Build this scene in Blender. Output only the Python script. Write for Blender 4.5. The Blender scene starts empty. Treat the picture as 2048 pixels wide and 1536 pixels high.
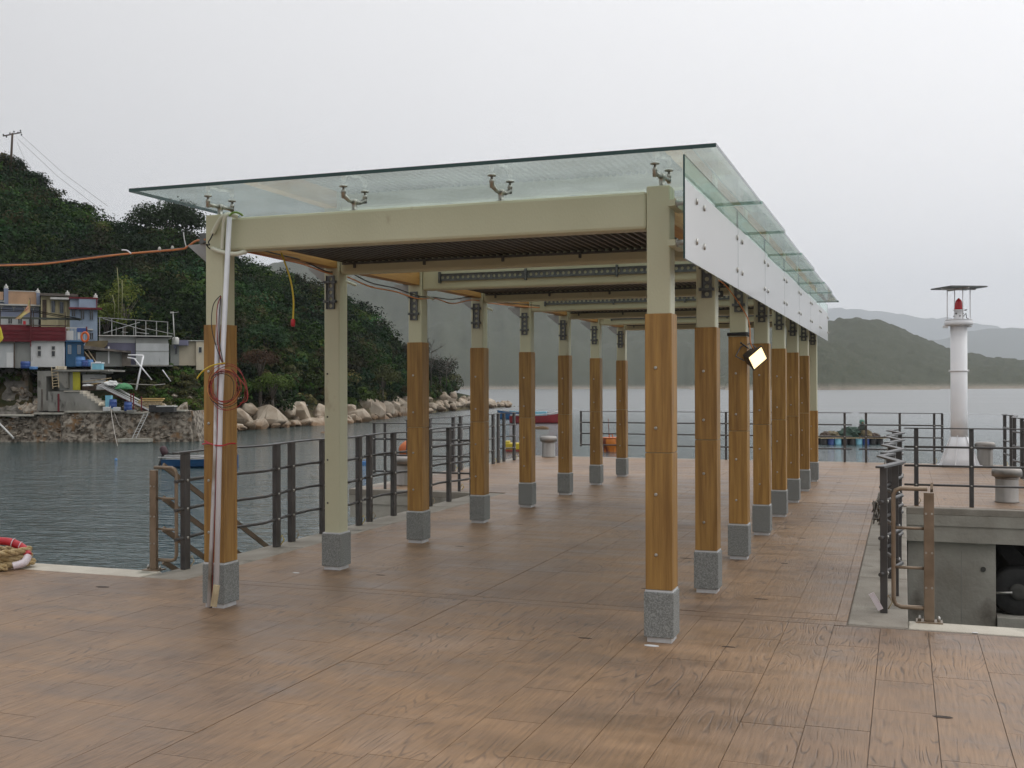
import bpy, bmesh, math, random
import numpy as np
from mathutils import Vector, Matrix, noise
R = random.Random(7); NR = np.random.RandomState(5)
sc = bpy.context.scene; C = sc.collection
rad = math.radians

# ------------------------------------------------------------------ camera
H = 1.7; FPX = 2178.1; YAW = 0.3455; PITCH = 0.0021; ROLL = -0.0026
def _basis():
    cy, sy, cp, sp = math.cos(YAW), math.sin(YAW), math.cos(PITCH), math.sin(PITCH)
    f = Vector((-sy*cp, cy*cp, sp)); r = Vector((cy, sy, 0)); u = r.cross(f)
    cr, sr = math.cos(ROLL), math.sin(ROLL)
    return r*cr+u*sr, u*cr-r*sr, f
CR, CU, CF = _basis()
cam_d = bpy.data.cameras.new('camera'); cam = bpy.data.objects.new('camera', cam_d); C.objects.link(cam)
cam_d.sensor_width = 36; cam_d.lens = FPX/2048*36; cam_d.clip_start = .05; cam_d.clip_end = 20000
cam.matrix_world = Matrix(((CR.x, CU.x, -CF.x, 0), (CR.y, CU.y, -CF.y, 0), (CR.z, CU.z, -CF.z, H), (0, 0, 0, 1)))
sc.camera = cam

# ------------------------------------------------------------------ sky, sun, exposure
SUN_EL, SUN_AZ = rad(42), rad(52)        # azimuth clockwise from +Y
w = bpy.data.worlds.new("World"); sc.world = w; w.use_nodes = True
nt = w.node_tree; nt.nodes.clear()
def N(nt, t, **k):
    n = nt.nodes.new(t)
    for a, v in k.items(): setattr(n, a, v)
    return n
out = N(nt, 'ShaderNodeOutputWorld'); bg = N(nt, 'ShaderNodeBackground'); bg.inputs['Strength'].default_value = .1
sky = N(nt, 'ShaderNodeTexSky', sky_type='NISHITA', sun_disc=False, sun_elevation=SUN_EL, sun_rotation=SUN_AZ)
sky.air_density = 1; sky.dust_density = 5
hs = N(nt, 'ShaderNodeHueSaturation'); hs.inputs['Saturation'].default_value = .02; hs.inputs['Value'].default_value = .55
nt.links.new(sky.outputs[0], hs.inputs['Color'])
# cloud deck: overcast grey brightening towards the zenith and towards the veiled sun
tc = N(nt, 'ShaderNodeTexCoord'); sx = N(nt, 'ShaderNodeSeparateXYZ'); nt.links.new(tc.outputs['Generated'], sx.inputs[0])
ramp = N(nt, 'ShaderNodeValToRGB'); nt.links.new(sx.outputs['Z'], ramp.inputs[0])
el = ramp.color_ramp.elements
el[0].position = 0.0; el[0].color = (8.5, 8.3, 8.25, 1); el[1].position = .95; el[1].color = (11.8, 11.7, 11.8, 1)
e = el.new(.12); e.color = (8.6, 8.45, 8.45, 1); e = el.new(.36); e.color = (8.9, 8.85, 8.95, 1)
dot = N(nt, 'ShaderNodeVectorMath', operation='DOT_PRODUCT'); nt.links.new(tc.outputs['Generated'], dot.inputs[0])
dot.inputs[1].default_value = (math.sin(SUN_AZ)*math.cos(SUN_EL), math.cos(SUN_AZ)*math.cos(SUN_EL), math.sin(SUN_EL))
mr = N(nt, 'ShaderNodeMapRange'); nt.links.new(dot.outputs['Value'], mr.inputs[0])
mr.inputs['From Min'].default_value = -.15; mr.inputs['From Max'].default_value = 1; mr.inputs['To Min'].default_value = .70; mr.inputs['To Max'].default_value = 1.50
cl = N(nt, 'ShaderNodeTexNoise'); cl.inputs['Scale'].default_value = 1.6; cl.inputs['Detail'].default_value = 3
nt.links.new(tc.outputs['Generated'], cl.inputs['Vector'])
mc = N(nt, 'ShaderNodeMapRange'); nt.links.new(cl.outputs['Fac'], mc.inputs[0]); mc.inputs['To Min'].default_value = .93; mc.inputs['To Max'].default_value = 1.07
m1 = N(nt, 'ShaderNodeMath', operation='MULTIPLY'); nt.links.new(mr.outputs[0], m1.inputs[0]); nt.links.new(mc.outputs[0], m1.inputs[1])
vm = N(nt, 'ShaderNodeVectorMath', operation='SCALE'); nt.links.new(ramp.outputs[0], vm.inputs[0]); nt.links.new(m1.outputs[0], vm.inputs['Scale'])
mx = N(nt, 'ShaderNodeMix', data_type='RGBA'); mx.inputs['Factor'].default_value = .88
nt.links.new(hs.outputs[0], mx.inputs['A']); nt.links.new(vm.outputs[0], mx.inputs['B'])
nt.links.new(mx.outputs['Result'], bg.inputs['Color']); nt.links.new(bg.outputs[0], out.inputs[0])
sd = bpy.data.lights.new('sun', 'SUN'); sd.energy = .5; sd.angle = rad(50); sd.color = (1, .97, .92)
so = bpy.data.objects.new('sun', sd); C.objects.link(so)
so.rotation_euler = Vector((-math.sin(SUN_AZ)*math.cos(SUN_EL), -math.cos(SUN_AZ)*math.cos(SUN_EL), -math.sin(SUN_EL))).to_track_quat('-Z', 'Y').to_euler()
sc.view_settings.view_transform = 'Standard'; sc.view_settings.look = 'None'; sc.view_settings.gamma = 1
sc.view_settings.exposure = 0.10; sc.view_settings.use_curve_mapping = False
sc.render.engine = 'CYCLES'; cy = sc.cycles
cy.use_denoising = True; cy.max_bounces = 7; cy.diffuse_bounces = 3; cy.glossy_bounces = 4; cy.transmission_bounces = 4
cy.transparent_max_bounces = 24; cy.volume_bounces = 1; cy.use_adaptive_sampling = True; cy.adaptive_threshold = .02; cy.sample_clamp_indirect = 6

# ------------------------------------------------------------------ helpers
def ray(px, py): return CF + CR*((px-1024)/FPX) + CU*((768-py)/FPX)
def W(px, py, D): return Vector((0, 0, H)) + ray(px, py)*D           # point D metres ahead
def on_z(px, py, z):
    d = ray(px, py); return Vector((0, 0, H)) + d*((z-H)/d.z)
WZ = -2.3                                                             # water level

class MB:
    def __init__(s): s.v = []; s.f = []; s.m = []; s.cur = 0; s.sm = []
    def add(s, vs, fs, smooth=False):
        o = len(s.v); s.v += [tuple(v) for v in vs]
        for f in fs: s.f.append([o+i for i in f]); s.m.append(s.cur); s.sm.append(smooth)
        return s
    def box(s, x0, x1, y0, y1, z0, z1, M=None):
        vs = [Vector((x, y, z)) for z in (z0, z1) for y in (y0, y1) for x in (x0, x1)]
        if M is not None: vs = [M @ v for v in vs]
        return s.add(vs, [(0, 2, 3, 1), (4, 5, 7, 6), (0, 1, 5, 4), (2, 6, 7, 3), (0, 4, 6, 2), (1, 3, 7, 5)])
    def bar(s, a, b, wx, wz, up=(0, 0, 1)):                           # square bar from a to b
        a, b = Vector(a), Vector(b); d = (b-a); L = d.length; d.normalize(); up = Vector(up)
        if abs(d.dot(up)) > .98: up = Vector((0, 1, 0))
        x = d.cross(up).normalized(); z = x.cross(d)
        M = Matrix(((x.x, d.x, z.x, a.x), (x.y, d.y, z.y, a.y), (x.z, d.z, z.z, a.z), (0, 0, 0, 1)))
        return s.box(-wx/2, wx/2, 0, L, -wz/2, wz/2, M)
    def tube(s, pts, r, n=8, cap=True, rs=None):
        pts = [Vector(p) for p in pts]; k = len(pts); vs = []; prev = None
        for i, p in enumerate(pts):
            t = (pts[min(i+1, k-1)]-pts[max(i-1, 0)]).normalized()
            if prev is None:
                a = Vector((0, 0, 1)) if abs(t.z) < .9 else Vector((0, 1, 0)); x = t.cross(a).normalized()
            else: x = (prev - t*prev.dot(t)).normalized()
            prev = x; y = t.cross(x); rr = rs[i] if rs else r
            vs += [p + (x*math.cos(2*math.pi*j/n) + y*math.sin(2*math.pi*j/n))*rr for j in range(n)]
        fs = [(i*n+j, i*n+(j+1) % n, (i+1)*n+(j+1) % n, (i+1)*n+j) for i in range(k-1) for j in range(n)]
        s.add(vs, fs, True)
        if cap:
            o = len(s.v)-len(vs)
            s.f.append([o+j for j in range(n)][::-1]); s.m.append(s.cur); s.sm.append(False)
            s.f.append([o+(k-1)*n+j for j in range(n)]); s.m.append(s.cur); s.sm.append(False)
        return s
    def lathe(s, prof, c=(0, 0, 0), n=20, M=None):
        vs = []; k = len(prof)
        for r, z in prof: vs += [Vector((c[0]+r*math.cos(2*math.pi*j/n), c[1]+r*math.sin(2*math.pi*j/n), c[2]+z)) for j in range(n)]
        if M is not None: vs = [M @ v for v in vs]
        fs = [(i*n+j, i*n+(j+1) % n, (i+1)*n+(j+1) % n, (i+1)*n+j) for i in range(k-1) for j in range(n)]
        s.add(vs, fs, True); o = len(s.v)-len(vs)
        s.f.append([o+j for j in range(n)][::-1]); s.m.append(s.cur); s.sm.append(False)
        s.f.append([o+(k-1)*n+j for j in range(n)]); s.m.append(s.cur); s.sm.append(False)
        return s
    def prism(s, poly, y0, y1):                                       # polygon in xz, extruded along y
        n = len(poly); vs = [(p[0], y0, p[1]) for p in poly]+[(p[0], y1, p[1]) for p in poly]
        return s.add(vs, [list(range(n)), list(range(2*n-1, n-1, -1))]+[(i, i+n, (i+1) % n+n, (i+1) % n) for i in range(n)])
    def plate(s, poly, z0, z1):                                       # polygon in xy, extruded along z
        n = len(poly); vs = [(p[0], p[1], z0) for p in poly]+[(p[0], p[1], z1) for p in poly]
        return s.add(vs, [list(range(n-1, -1, -1)), list(range(n, 2*n))]+[(i, (i+1) % n, (i+1) % n+n, i+n) for i in range(n)])
    def mesh(s, name, mats):
        me = bpy.data.meshes.new(name); me.from_pydata(s.v, [], s.f); me.update()
        for m in (mats if isinstance(mats, (list, tuple)) else [mats]): me.materials.append(m)
        me.polygons.foreach_set('material_index', s.m); me.polygons.foreach_set('use_smooth', s.sm)
        bm = bmesh.new(); bm.from_mesh(me); bmesh.ops.recalc_face_normals(bm, faces=bm.faces); bm.to_mesh(me); bm.free()
        return me
def ob(name, mb, mats, parent=None, loc=None, rz=0, bevel=0, **tags):
    me = mb.mesh(name, mats) if isinstance(mb, MB) else mb
    o = bpy.data.objects.new(name, me); C.objects.link(o)
    if parent: o.parent = parent
    if loc is not None: o.location = loc
    if rz: o.rotation_euler = (0, 0, rz)
    if bevel:
        b = o.modifiers.new('bevel', 'BEVEL'); b.width = bevel; b.segments = 2; b.limit_method = 'ANGLE'
    for k, v in tags.items(): o[k] = v
    return o
def thing(name, label, cat, loc=(0, 0, 0), rz=0, group=None):
    o = bpy.data.objects.new(name, None); C.objects.link(o); o.location = loc; o.rotation_euler = (0, 0, rz)
    o['label'] = label; o['category'] = cat; o.empty_display_size = .2
    if group: o['group'] = group
    return o
def tag(o, label, cat, group=None):
    o['label'] = label; o['category'] = cat
    if group: o['group'] = group
    return o
def rm(a, axis='Z', at=(0, 0, 0)):
    return Matrix.Translation(at) @ Matrix.Rotation(a, 4, axis) @ Matrix.Translation(-Vector(at))

# ------------------------------------------------------------------ materials
def mat(name, c1, c2=None, scale=5, rough=.6, bump=0., metal=0., stretch=(1, 1, 1), detail=5, contrast=(.35, .65), bscale=None,
        spots=None, coord='Object', spec=.5, rvar=0., perobj=0.):
    m = bpy.data.materials.new(name); m.use_nodes = True; t = m.node_tree; b = t.nodes['Principled BSDF']; L = t.links.new
    b.inputs['Roughness'].default_value = rough; b.inputs['Metallic'].default_value = metal; b.inputs['Specular IOR Level'].default_value = spec
    b.inputs['Base Color'].default_value = (*c1, 1)
    if c2 is None and not bump: return m
    c = N(t, 'ShaderNodeTexCoord'); mp = N(t, 'ShaderNodeMapping'); mp.inputs['Scale'].default_value = stretch
    L(c.outputs[coord], mp.inputs[0]); vec = mp.outputs[0]
    if coord == 'Object':
        oi = N(t, 'ShaderNodeObjectInfo'); va = N(t, 'ShaderNodeVectorMath', operation='MULTIPLY_ADD')
        L(oi.outputs['Random'], va.inputs[0]); va.inputs[1].default_value = (37, 61, 83); L(vec, va.inputs[2]); vec = va.outputs[0]
    n = N(t, 'ShaderNodeTexNoise'); n.inputs['Scale'].default_value = scale; n.inputs['Detail'].default_value = detail; L(vec, n.inputs['Vector'])
    col = None
    if c2 is not None:
        r = N(t, 'ShaderNodeValToRGB'); L(n.outputs['Fac'], r.inputs[0])
        r.color_ramp.elements[0].position = contrast[0]; r.color_ramp.elements[0].color = (*c1, 1)
        r.color_ramp.elements[1].position = contrast[1]; r.color_ramp.elements[1].color = (*c2, 1); col = r.outputs[0]
        if spots:
            n3 = N(t, 'ShaderNodeTexNoise'); n3.inputs['Scale'].default_value = spots[1]; n3.inputs['Detail'].default_value = 6; L(vec, n3.inputs['Vector'])
            r3 = N(t, 'ShaderNodeMapRange'); L(n3.outputs['Fac'], r3.inputs[0]); r3.inputs['From Min'].default_value = spots[2]; r3.inputs['From Max'].default_value = spots[2]+.12
            mx = N(t, 'ShaderNodeMix', data_type='RGBA'); L(r3.outputs[0], mx.inputs['Factor']); L(col, mx.inputs['A']); mx.inputs['B'].default_value = (*spots[0], 1); col = mx.outputs['Result']
        if perobj:
            oi2 = N(t, 'ShaderNodeObjectInfo'); mr = N(t, 'ShaderNodeMapRange'); L(oi2.outputs['Random'], mr.inputs[0])
            mr.inputs['To Min'].default_value = 1-perobj; mr.inputs['To Max'].default_value = 1+perobj
            vs = N(t, 'ShaderNodeVectorMath', operation='SCALE'); L(col, vs.inputs[0]); L(mr.outputs[0], vs.inputs['Scale']); col = vs.outputs[0]
        L(col, b.inputs['Base Color'])
    if rvar:
        mr = N(t, 'ShaderNodeMapRange'); L(n.outputs['Fac'], mr.inputs[0]); mr.inputs['From Min'].default_value = .3; mr.inputs['From Max'].default_value = .7
        mr.inputs['To Min'].default_value = rough-rvar; mr.inputs['To Max'].default_value = rough+rvar; L(mr.outputs[0], b.inputs['Roughness'])
    if bump:
        n2 = N(t, 'ShaderNodeTexNoise'); n2.inputs['Scale'].default_value = bscale or scale*3; n2.inputs['Detail'].default_value = 6; L(vec, n2.inputs['Vector'])
        bp = N(t, 'ShaderNodeBump'); bp.inputs['Strength'].default_value = min(1, bump); bp.inputs['Distance'].default_value = .02 if bump <= 1 else .02*bump
        L(n2.outputs['Fac'], bp.inputs['Height']); L(bp.outputs[0], b.inputs['Normal'])
    return m
cream = mat('cream_paint', (.50, .495, .345), (.56, .555, .40), 1.3, .42, .12, bscale=90, spots=((.33, .27, .17), 5, .67), rvar=.08, stretch=(1, 1, .45))
timber = mat('clad_timber', (.215, .110, .027), (.40, .228, .062), 3.2, .5, .25, stretch=(9, 9, .55), contrast=(.3, .7), spots=((.15, .06, .015), .9, .68), perobj=.16)
timber2 = mat('purlin_timber', (.34, .17, .045), (.48, .27, .08), 3, .55, .2, stretch=(9, .6, 9), perobj=.1)
granite = mat('granite', (.17, .18, .175), (.31, .325, .315), 130, .75, .4, contrast=(.4, .62), detail=2, coord='Object')
white_pad = mat('white_pad', (.62, .64, .66), (.5, .5, .5), 8, .6)
dark_paint = mat('dark_rail_paint', (.050, .047, .046), (.075, .070, .067), 6, .38, .05, rvar=.08)
brown_metal = mat('brown_bronze_metal', (.20, .150, .105), (.28, .215, .155), 7, .38, .05, metal=.55, rvar=.1)
galv = mat('galvanised', (.105, .115, .12), (.17, .18, .185), 20, .5, .1, metal=.5)
corr = mat('corrugated_metal', (.055, .050, .045), (.085, .078, .07), 12, .42, 0, metal=.3)
stainless = mat('stainless_cast', (.36, .35, .32), (.5, .49, .46), 22, .3, .1, metal=.9)
bollard_m = mat('bollard_steel', (.20, .185, .165), (.34, .32, .30), 3, .42, .1, metal=.85, stretch=(1, 1, .2), rvar=.1)
kerb_m = mat('kerb_concrete', (.225, .20, .165), (.32, .29, .245), 3, .75, .3, bscale=60, spots=((.13, .12, .10), 2.5, .6))
kerb_pale = mat('kerb_pale_concrete', (.44, .40, .33), (.55, .51, .43), 3, .75, .3, bscale=70, spots=((.26, .25, .2), 3, .62))
conc = mat('weathered_concrete', (.17, .165, .145), (.27, .265, .24), 1.4, .82, .5, bscale=25, spots=((.085, .08, .07), 2.2, .58), stretch=(1, 1, .45))
white_paint = mat('white_paint', (.72, .73, .75), (.80, .80, .81), 2, .4, 0, spots=((.5, .46, .38), 5, .72))
red_lens = mat('red_lens', (.45, .01, .02), None, rough=.2)
solar = mat('solar_panel', (.10, .11, .11), (.15, .16, .15), 20, .35)
white_pvc = mat('white_pvc', (.74, .74, .78), (.66, .66, .70), 4, .35)
dirty_pvc = mat('dirty_pvc', (.62, .62, .64), (.26, .22, .17), 5, .5, stretch=(1, 1, .5), contrast=(.45, .6))
hose_w = mat('pale_hose', (.58, .60, .48), (.66, .66, .56), 12, .45)
green_w = mat('green_cable', (.16, .30, .05), None, rough=.4)
orange_w = mat('orange_cable', (.62, .22, .06), (.5, .17, .05), 9, .45)
red_w = mat('red_cable', (.33, .03, .025), (.2, .015, .015), 9, .4)
black_w = mat('black_cable', (.02, .02, .02), None, rough=.45)
yellow_w = mat('yellow_cable', (.55, .40, .03), None, rough=.45)
red_tape = mat('red_tape', (.50, .02, .03), (.38, .01, .02), 10, .4)
tape_w = mat('tape_white', (.75, .68, .72), (.66, .55, .6), 8, .4)
scrap = mat('scrap_wood', (.52, .44, .28), (.28, .20, .12), 9, .8, .4, stretch=(2, 2, .5))
rope_m = mat('manila_rope', (.36, .25, .11), (.54, .42, .24), 18, .85, .6, bscale=120)
pale_rope = mat('pale_rope', (.42, .40, .36), (.3, .28, .25), 30, .9, .5)
rubber = mat('black_rubber', (.018, .018, .018), (.03, .03, .03), 10, .6, .2)
void_m = mat('void_dark', (.06, .058, .052), (.09, .088, .08), 2, .9, .2)  # dark colour stands in for the shade inside openings and holes
lamp_body = mat('lamp_housing', (.05, .045, .04), (.09, .085, .08), 8, .4, metal=.4)
def emis(name, c, s):
    m = bpy.data.materials.new(name); m.use_nodes = True; b = m.node_tree.nodes['Principled BSDF']
    b.inputs['Base Color'].default_value = (*c, 1); b.inputs['Emission Color'].default_value = (*c, 1); b.inputs['Emission Strength'].default_value = s
    return m
lamp_glow = emis('lamp_glow', (1, .74, .36), 1.9)
def glass_thin(name, tint, ior=1.5, haze=0.0):
    m = bpy.data.materials.new(name); m.use_nodes = True; t = m.node_tree; t.nodes.clear(); L = t.links.new
    o = N(t, 'ShaderNodeOutputMaterial'); tr = N(t, 'ShaderNodeBsdfTransparent'); tr.inputs[0].default_value = (*tint, 1)
    gl = N(t, 'ShaderNodeBsdfGlossy'); gl.inputs['Roughness'].default_value = .02; gl.inputs[0].default_value = (.96, 1, .98, 1)
    df = N(t, 'ShaderNodeBsdfDiffuse'); df.inputs[0].default_value = (.66, .72, .68, 1)
    fr = N(t, 'ShaderNodeFresnel'); fr.inputs[0].default_value = ior
    tc = N(t, 'ShaderNodeTexCoord'); n = N(t, 'ShaderNodeTexNoise'); n.inputs['Scale'].default_value = 2.3; n.inputs['Detail'].default_value = 8; L(tc.outputs['Object'], n.inputs['Vector'])
    mr = N(t, 'ShaderNodeMapRange'); L(n.outputs['Fac'], mr.inputs[0]); mr.inputs['From Min'].default_value = .35; mr.inputs['From Max'].default_value = .7
    mr.inputs['To Min'].default_value = haze*.6; mr.inputs['To Max'].default_value = haze*1.5
    a = N(t, 'ShaderNodeMixShader'); L(mr.outputs[0], a.inputs[0]); L(tr.outputs[0], a.inputs[1]); L(df.outputs[0], a.inputs[2])
    ge = N(t, 'ShaderNodeNewGeometry'); nb_ = N(t, 'ShaderNodeMath', operation='SUBTRACT'); nb_.inputs[0].default_value = 1; L(ge.outputs['Backfacing'], nb_.inputs[1]); mf = N(t, 'ShaderNodeMath', operation='MULTIPLY', use_clamp=True); L(fr.outputs[0], mf.inputs[0]); L(nb_.outputs[0], mf.inputs[1])
    b = N(t, 'ShaderNodeMixShader'); L(mf.outputs[0], b.inputs[0]); L(a.outputs[0], b.inputs[1]); L(gl.outputs[0], b.inputs[2]); L(b.outputs[0], o.inputs[0])
    return m
roof_glass = glass_thin('roof_glass', (.90, .945, .92), haze=.17)
clear_strip = glass_thin('fascia_clear_glass', (.76, .88, .82), haze=.08)
joint_edge = glass_thin('glass_joint_edge', (.42, .55, .50), haze=.03)
glass_edge = mat('glass_edge', (.012, .045, .042), (.02, .06, .055), 5, .15)
def frosted():
    m = bpy.data.materials.new('frosted_film'); m.use_nodes = True; t = m.node_tree; b = t.nodes['Principled BSDF']; L = t.links.new
    b.inputs['Base Color'].default_value = (.84, .85, .85, 1); b.inputs['Roughness'].default_value = .12; b.inputs['Specular IOR Level'].default_value = .6
    tl = N(t, 'ShaderNodeBsdfTranslucent'); tl.inputs[0].default_value = (.86, .87, .87, 1); mx = N(t, 'ShaderNodeMixShader'); mx.inputs[0].default_value = .35
    L(b.outputs[0], mx.inputs[1]); L(tl.outputs[0], mx.inputs[2]); L(mx.outputs[0], t.nodes['Material Output'].inputs[0]); return m
frost = frosted()

def plank_mat():
    m = bpy.data.materials.new('stamped_deck_concrete'); m.use_nodes = True; t = m.node_tree; b = t.nodes['Principled BSDF']; L = t.links.new
    g = N(t, 'ShaderNodeNewGeometry'); pos = g.outputs['Position']
    oi = N(t, 'ShaderNodeObjectInfo'); ad = N(t, 'ShaderNodeMath', operation='ADD'); L(oi.outputs['Random'], ad.inputs[0]); L(g.outputs['Random Per Island'], ad.inputs[1])
    off = N(t, 'ShaderNodeVectorMath', operation='MULTIPLY_ADD'); L(ad.outputs[0], off.inputs[0]); off.inputs[1].default_value = (31, 47, 0); L(pos, off.inputs[2])
    mp = N(t, 'ShaderNodeMapping'); mp.inputs['Scale'].default_value = (1, .15, 1); L(off.outputs[0], mp.inputs[0])
    # imprinted grain: contour lines of a stretched noise read as cathedral grain
    n = N(t, 'ShaderNodeTexNoise'); n.inputs['Scale'].default_value = 3.1; n.inputs['Detail'].default_value = 2.5; n.inputs['Roughness'].default_value = .45; L(mp.outputs[0], n.inputs['Vector'])
    sxx = N(t, 'ShaderNodeSeparateXYZ'); L(off.outputs[0], sxx.inputs[0]); gx = N(t, 'ShaderNodeMath', operation='MULTIPLY'); L(sxx.outputs['X'], gx.inputs[0]); gx.inputs[1].default_value = 17
    mul = N(t, 'ShaderNodeMath', operation='MULTIPLY_ADD'); L(n.outputs['Fac'], mul.inputs[0]); mul.inputs[1].default_value = 26; L(gx.outputs[0], mul.inputs[2])
    fr = N(t, 'ShaderNodeMath', operation='PINGPONG'); L(mul.outputs[0], fr.inputs[0]); fr.inputs[1].default_value = .5
    gr = N(t, 'ShaderNodeMapRange', interpolation_type='SMOOTHSTEP'); L(fr.outputs[0], gr.inputs[0]); gr.inputs['From Min'].default_value = .0; gr.inputs['From Max'].default_value = .22
    # fine streaks
    mp2 = N(t, 'ShaderNodeMapping'); mp2.inputs['Scale'].default_value = (55, 3.5, 1); L(off.outputs[0], mp2.inputs[0])
    n2 = N(t, 'ShaderNodeTexNoise'); n2.inputs['Scale'].default_value = 1; n2.inputs['Detail'].default_value = 3; L(mp2.outputs[0], n2.inputs['Vector'])
    # broad mottling of the stain colour
    n3 = N(t, 'ShaderNodeTexNoise'); n3.inputs['Scale'].default_value = .55; n3.inputs['Detail'].default_value = 5; n3.inputs['Roughness'].default_value = .6; L(pos, n3.inputs['Vector'])
    r = N(t, 'ShaderNodeValToRGB'); L(n3.outputs['Fac'], r.inputs[0]); e = r.color_ramp.elements
    e[0].position = .30; e[0].color = (.150, .093, .058, 1); e[1].position = .72; e[1].color = (.305, .212, .148, 1); k = e.new(.44); k.color = (.222, .143, .089, 1); k = e.new(.56); k.color = (.265, .163, .090, 1)
    # (broken line work)
    mp6 = N(t, 'ShaderNodeMapping'); mp6.inputs['Scale'].default_value = (16, 5, 1); L(off.outputs[0], mp6.inputs[0]); n6 = N(t, 'ShaderNodeTexNoise'); n6.inputs['Scale'].default_value = 1; n6.inputs['Detail'].default_value = 2; L(mp6.outputs[0], n6.inputs['Vector'])
    br = N(t, 'ShaderNodeMapRange'); L(n6.outputs['Fac'], br.inputs[0]); br.inputs['From Min'].default_value = .42; br.inputs['From Max'].default_value = .58
    # worn pale patches and dark wet streaks across the boards
    mp4 = N(t, 'ShaderNodeMapping'); mp4.inputs['Scale'].default_value = (.8, 3.2, 1); mp4.inputs['Rotation'].default_value = (0, 0, .35); L(pos, mp4.inputs[0])
    n4 = N(t, 'ShaderNodeTexNoise'); n4.inputs['Scale'].default_value = 1.1; n4.inputs['Detail'].default_value = 7; n4.inputs['Roughness'].default_value = .65; L(mp4.outputs[0], n4.inputs['Vector'])
    mr4 = N(t, 'ShaderNodeMapRange'); L(n4.outputs['Fac'], mr4.inputs[0]); mr4.inputs['From Min'].default_value = .3; mr4.inputs['From Max'].default_value = .7; mr4.inputs['To Min'].default_value = .74; mr4.inputs['To Max'].default_value = 1.22
    sc1 = N(t, 'ShaderNodeVectorMath', operation='SCALE'); L(r.outputs[0], sc1.inputs[0]); L(mr4.outputs[0], sc1.inputs['Scale'])
    # the imprint is worn away in places
    n5 = N(t, 'ShaderNodeTexNoise'); n5.inputs['Scale'].default_value = .9; n5.inputs['Detail'].default_value = 3; L(pos, n5.inputs['Vector'])
    mk = N(t, 'ShaderNodeMapRange'); L(n5.outputs['Fac'], mk.inputs[0]); mk.inputs['From Min'].default_value = .38; mk.inputs['From Max'].default_value = .62; mk.inputs['To Min'].default_value = .08; mk.inputs['To Max'].default_value = .8
    inv = N(t, 'ShaderNodeMath', operation='SUBTRACT'); inv.inputs[0].default_value = 1; L(gr.outputs[0], inv.inputs[1])
    lin = N(t, 'ShaderNodeMath', operation='MULTIPLY'); L(inv.outputs[0], lin.inputs[0]); L(mk.outputs[0], lin.inputs[1])
    lin2 = N(t, 'ShaderNodeMath', operation='MULTIPLY'); L(lin.outputs[0], lin2.inputs[0]); L(br.outputs[0], lin2.inputs[1]); lin = lin2
    mxa = N(t, 'ShaderNodeMix', data_type='RGBA'); L(lin.outputs[0], mxa.inputs['Factor']); L(sc1.outputs[0], mxa.inputs['A']); mxa.inputs['B'].default_value = (.075, .055, .045, 1)
    mr2 = N(t, 'ShaderNodeMapRange'); L(n2.outputs['Fac'], mr2.inputs[0]); mr2.inputs['From Min'].default_value = .3; mr2.inputs['From Max'].default_value = .7; mr2.inputs['To Min'].default_value = .80; mr2.inputs['To Max'].default_value = 1.14
    pv = N(t, 'ShaderNodeMapRange'); pf = N(t, 'ShaderNodeMath', operation='FRACT'); L(ad.outputs[0], pf.inputs[0]); L(pf.outputs[0], pv.inputs[0]); pv.inputs['To Min'].default_value = .985; pv.inputs['To Max'].default_value = 1.015
    mm = N(t, 'ShaderNodeMath', operation='MULTIPLY'); L(mr2.outputs[0], mm.inputs[0]); L(pv.outputs[0], mm.inputs[1])
    sc2 = N(t, 'ShaderNodeVectorMath', operation='SCALE'); L(mxa.outputs['Result'], sc2.inputs[0]); L(mm.outputs[0], sc2.inputs['Scale']); L(sc2.outputs[0], b.inputs['Base Color'])
    rr = N(t, 'ShaderNodeMapRange'); L(n4.outputs['Fac'], rr.inputs[0]); rr.inputs['From Min'].default_value = .32; rr.inputs['From Max'].default_value = .68; rr.inputs['To Min'].default_value = .34; rr.inputs['To Max'].default_value = .58
    L(rr.outputs[0], b.inputs['Roughness'])
    hh = N(t, 'ShaderNodeMath', operation='MULTIPLY_ADD'); L(lin.outputs[0], hh.inputs[0]); hh.inputs[1].default_value = -1.2; L(n2.outputs['Fac'], hh.inputs[2])
    bp = N(t, 'ShaderNodeBump'); bp.inputs['Strength'].default_value = .5; bp.inputs['Distance'].default_value = .004; L(hh.outputs[0], bp.inputs['Height']); L(bp.outputs[0], b.inputs['Normal'])
    return m
deck_m = plank_mat()
joint_m = mat('deck_joint_mortar', (.13, .10, .075), (.17, .13, .10), 8, .8)

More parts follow.
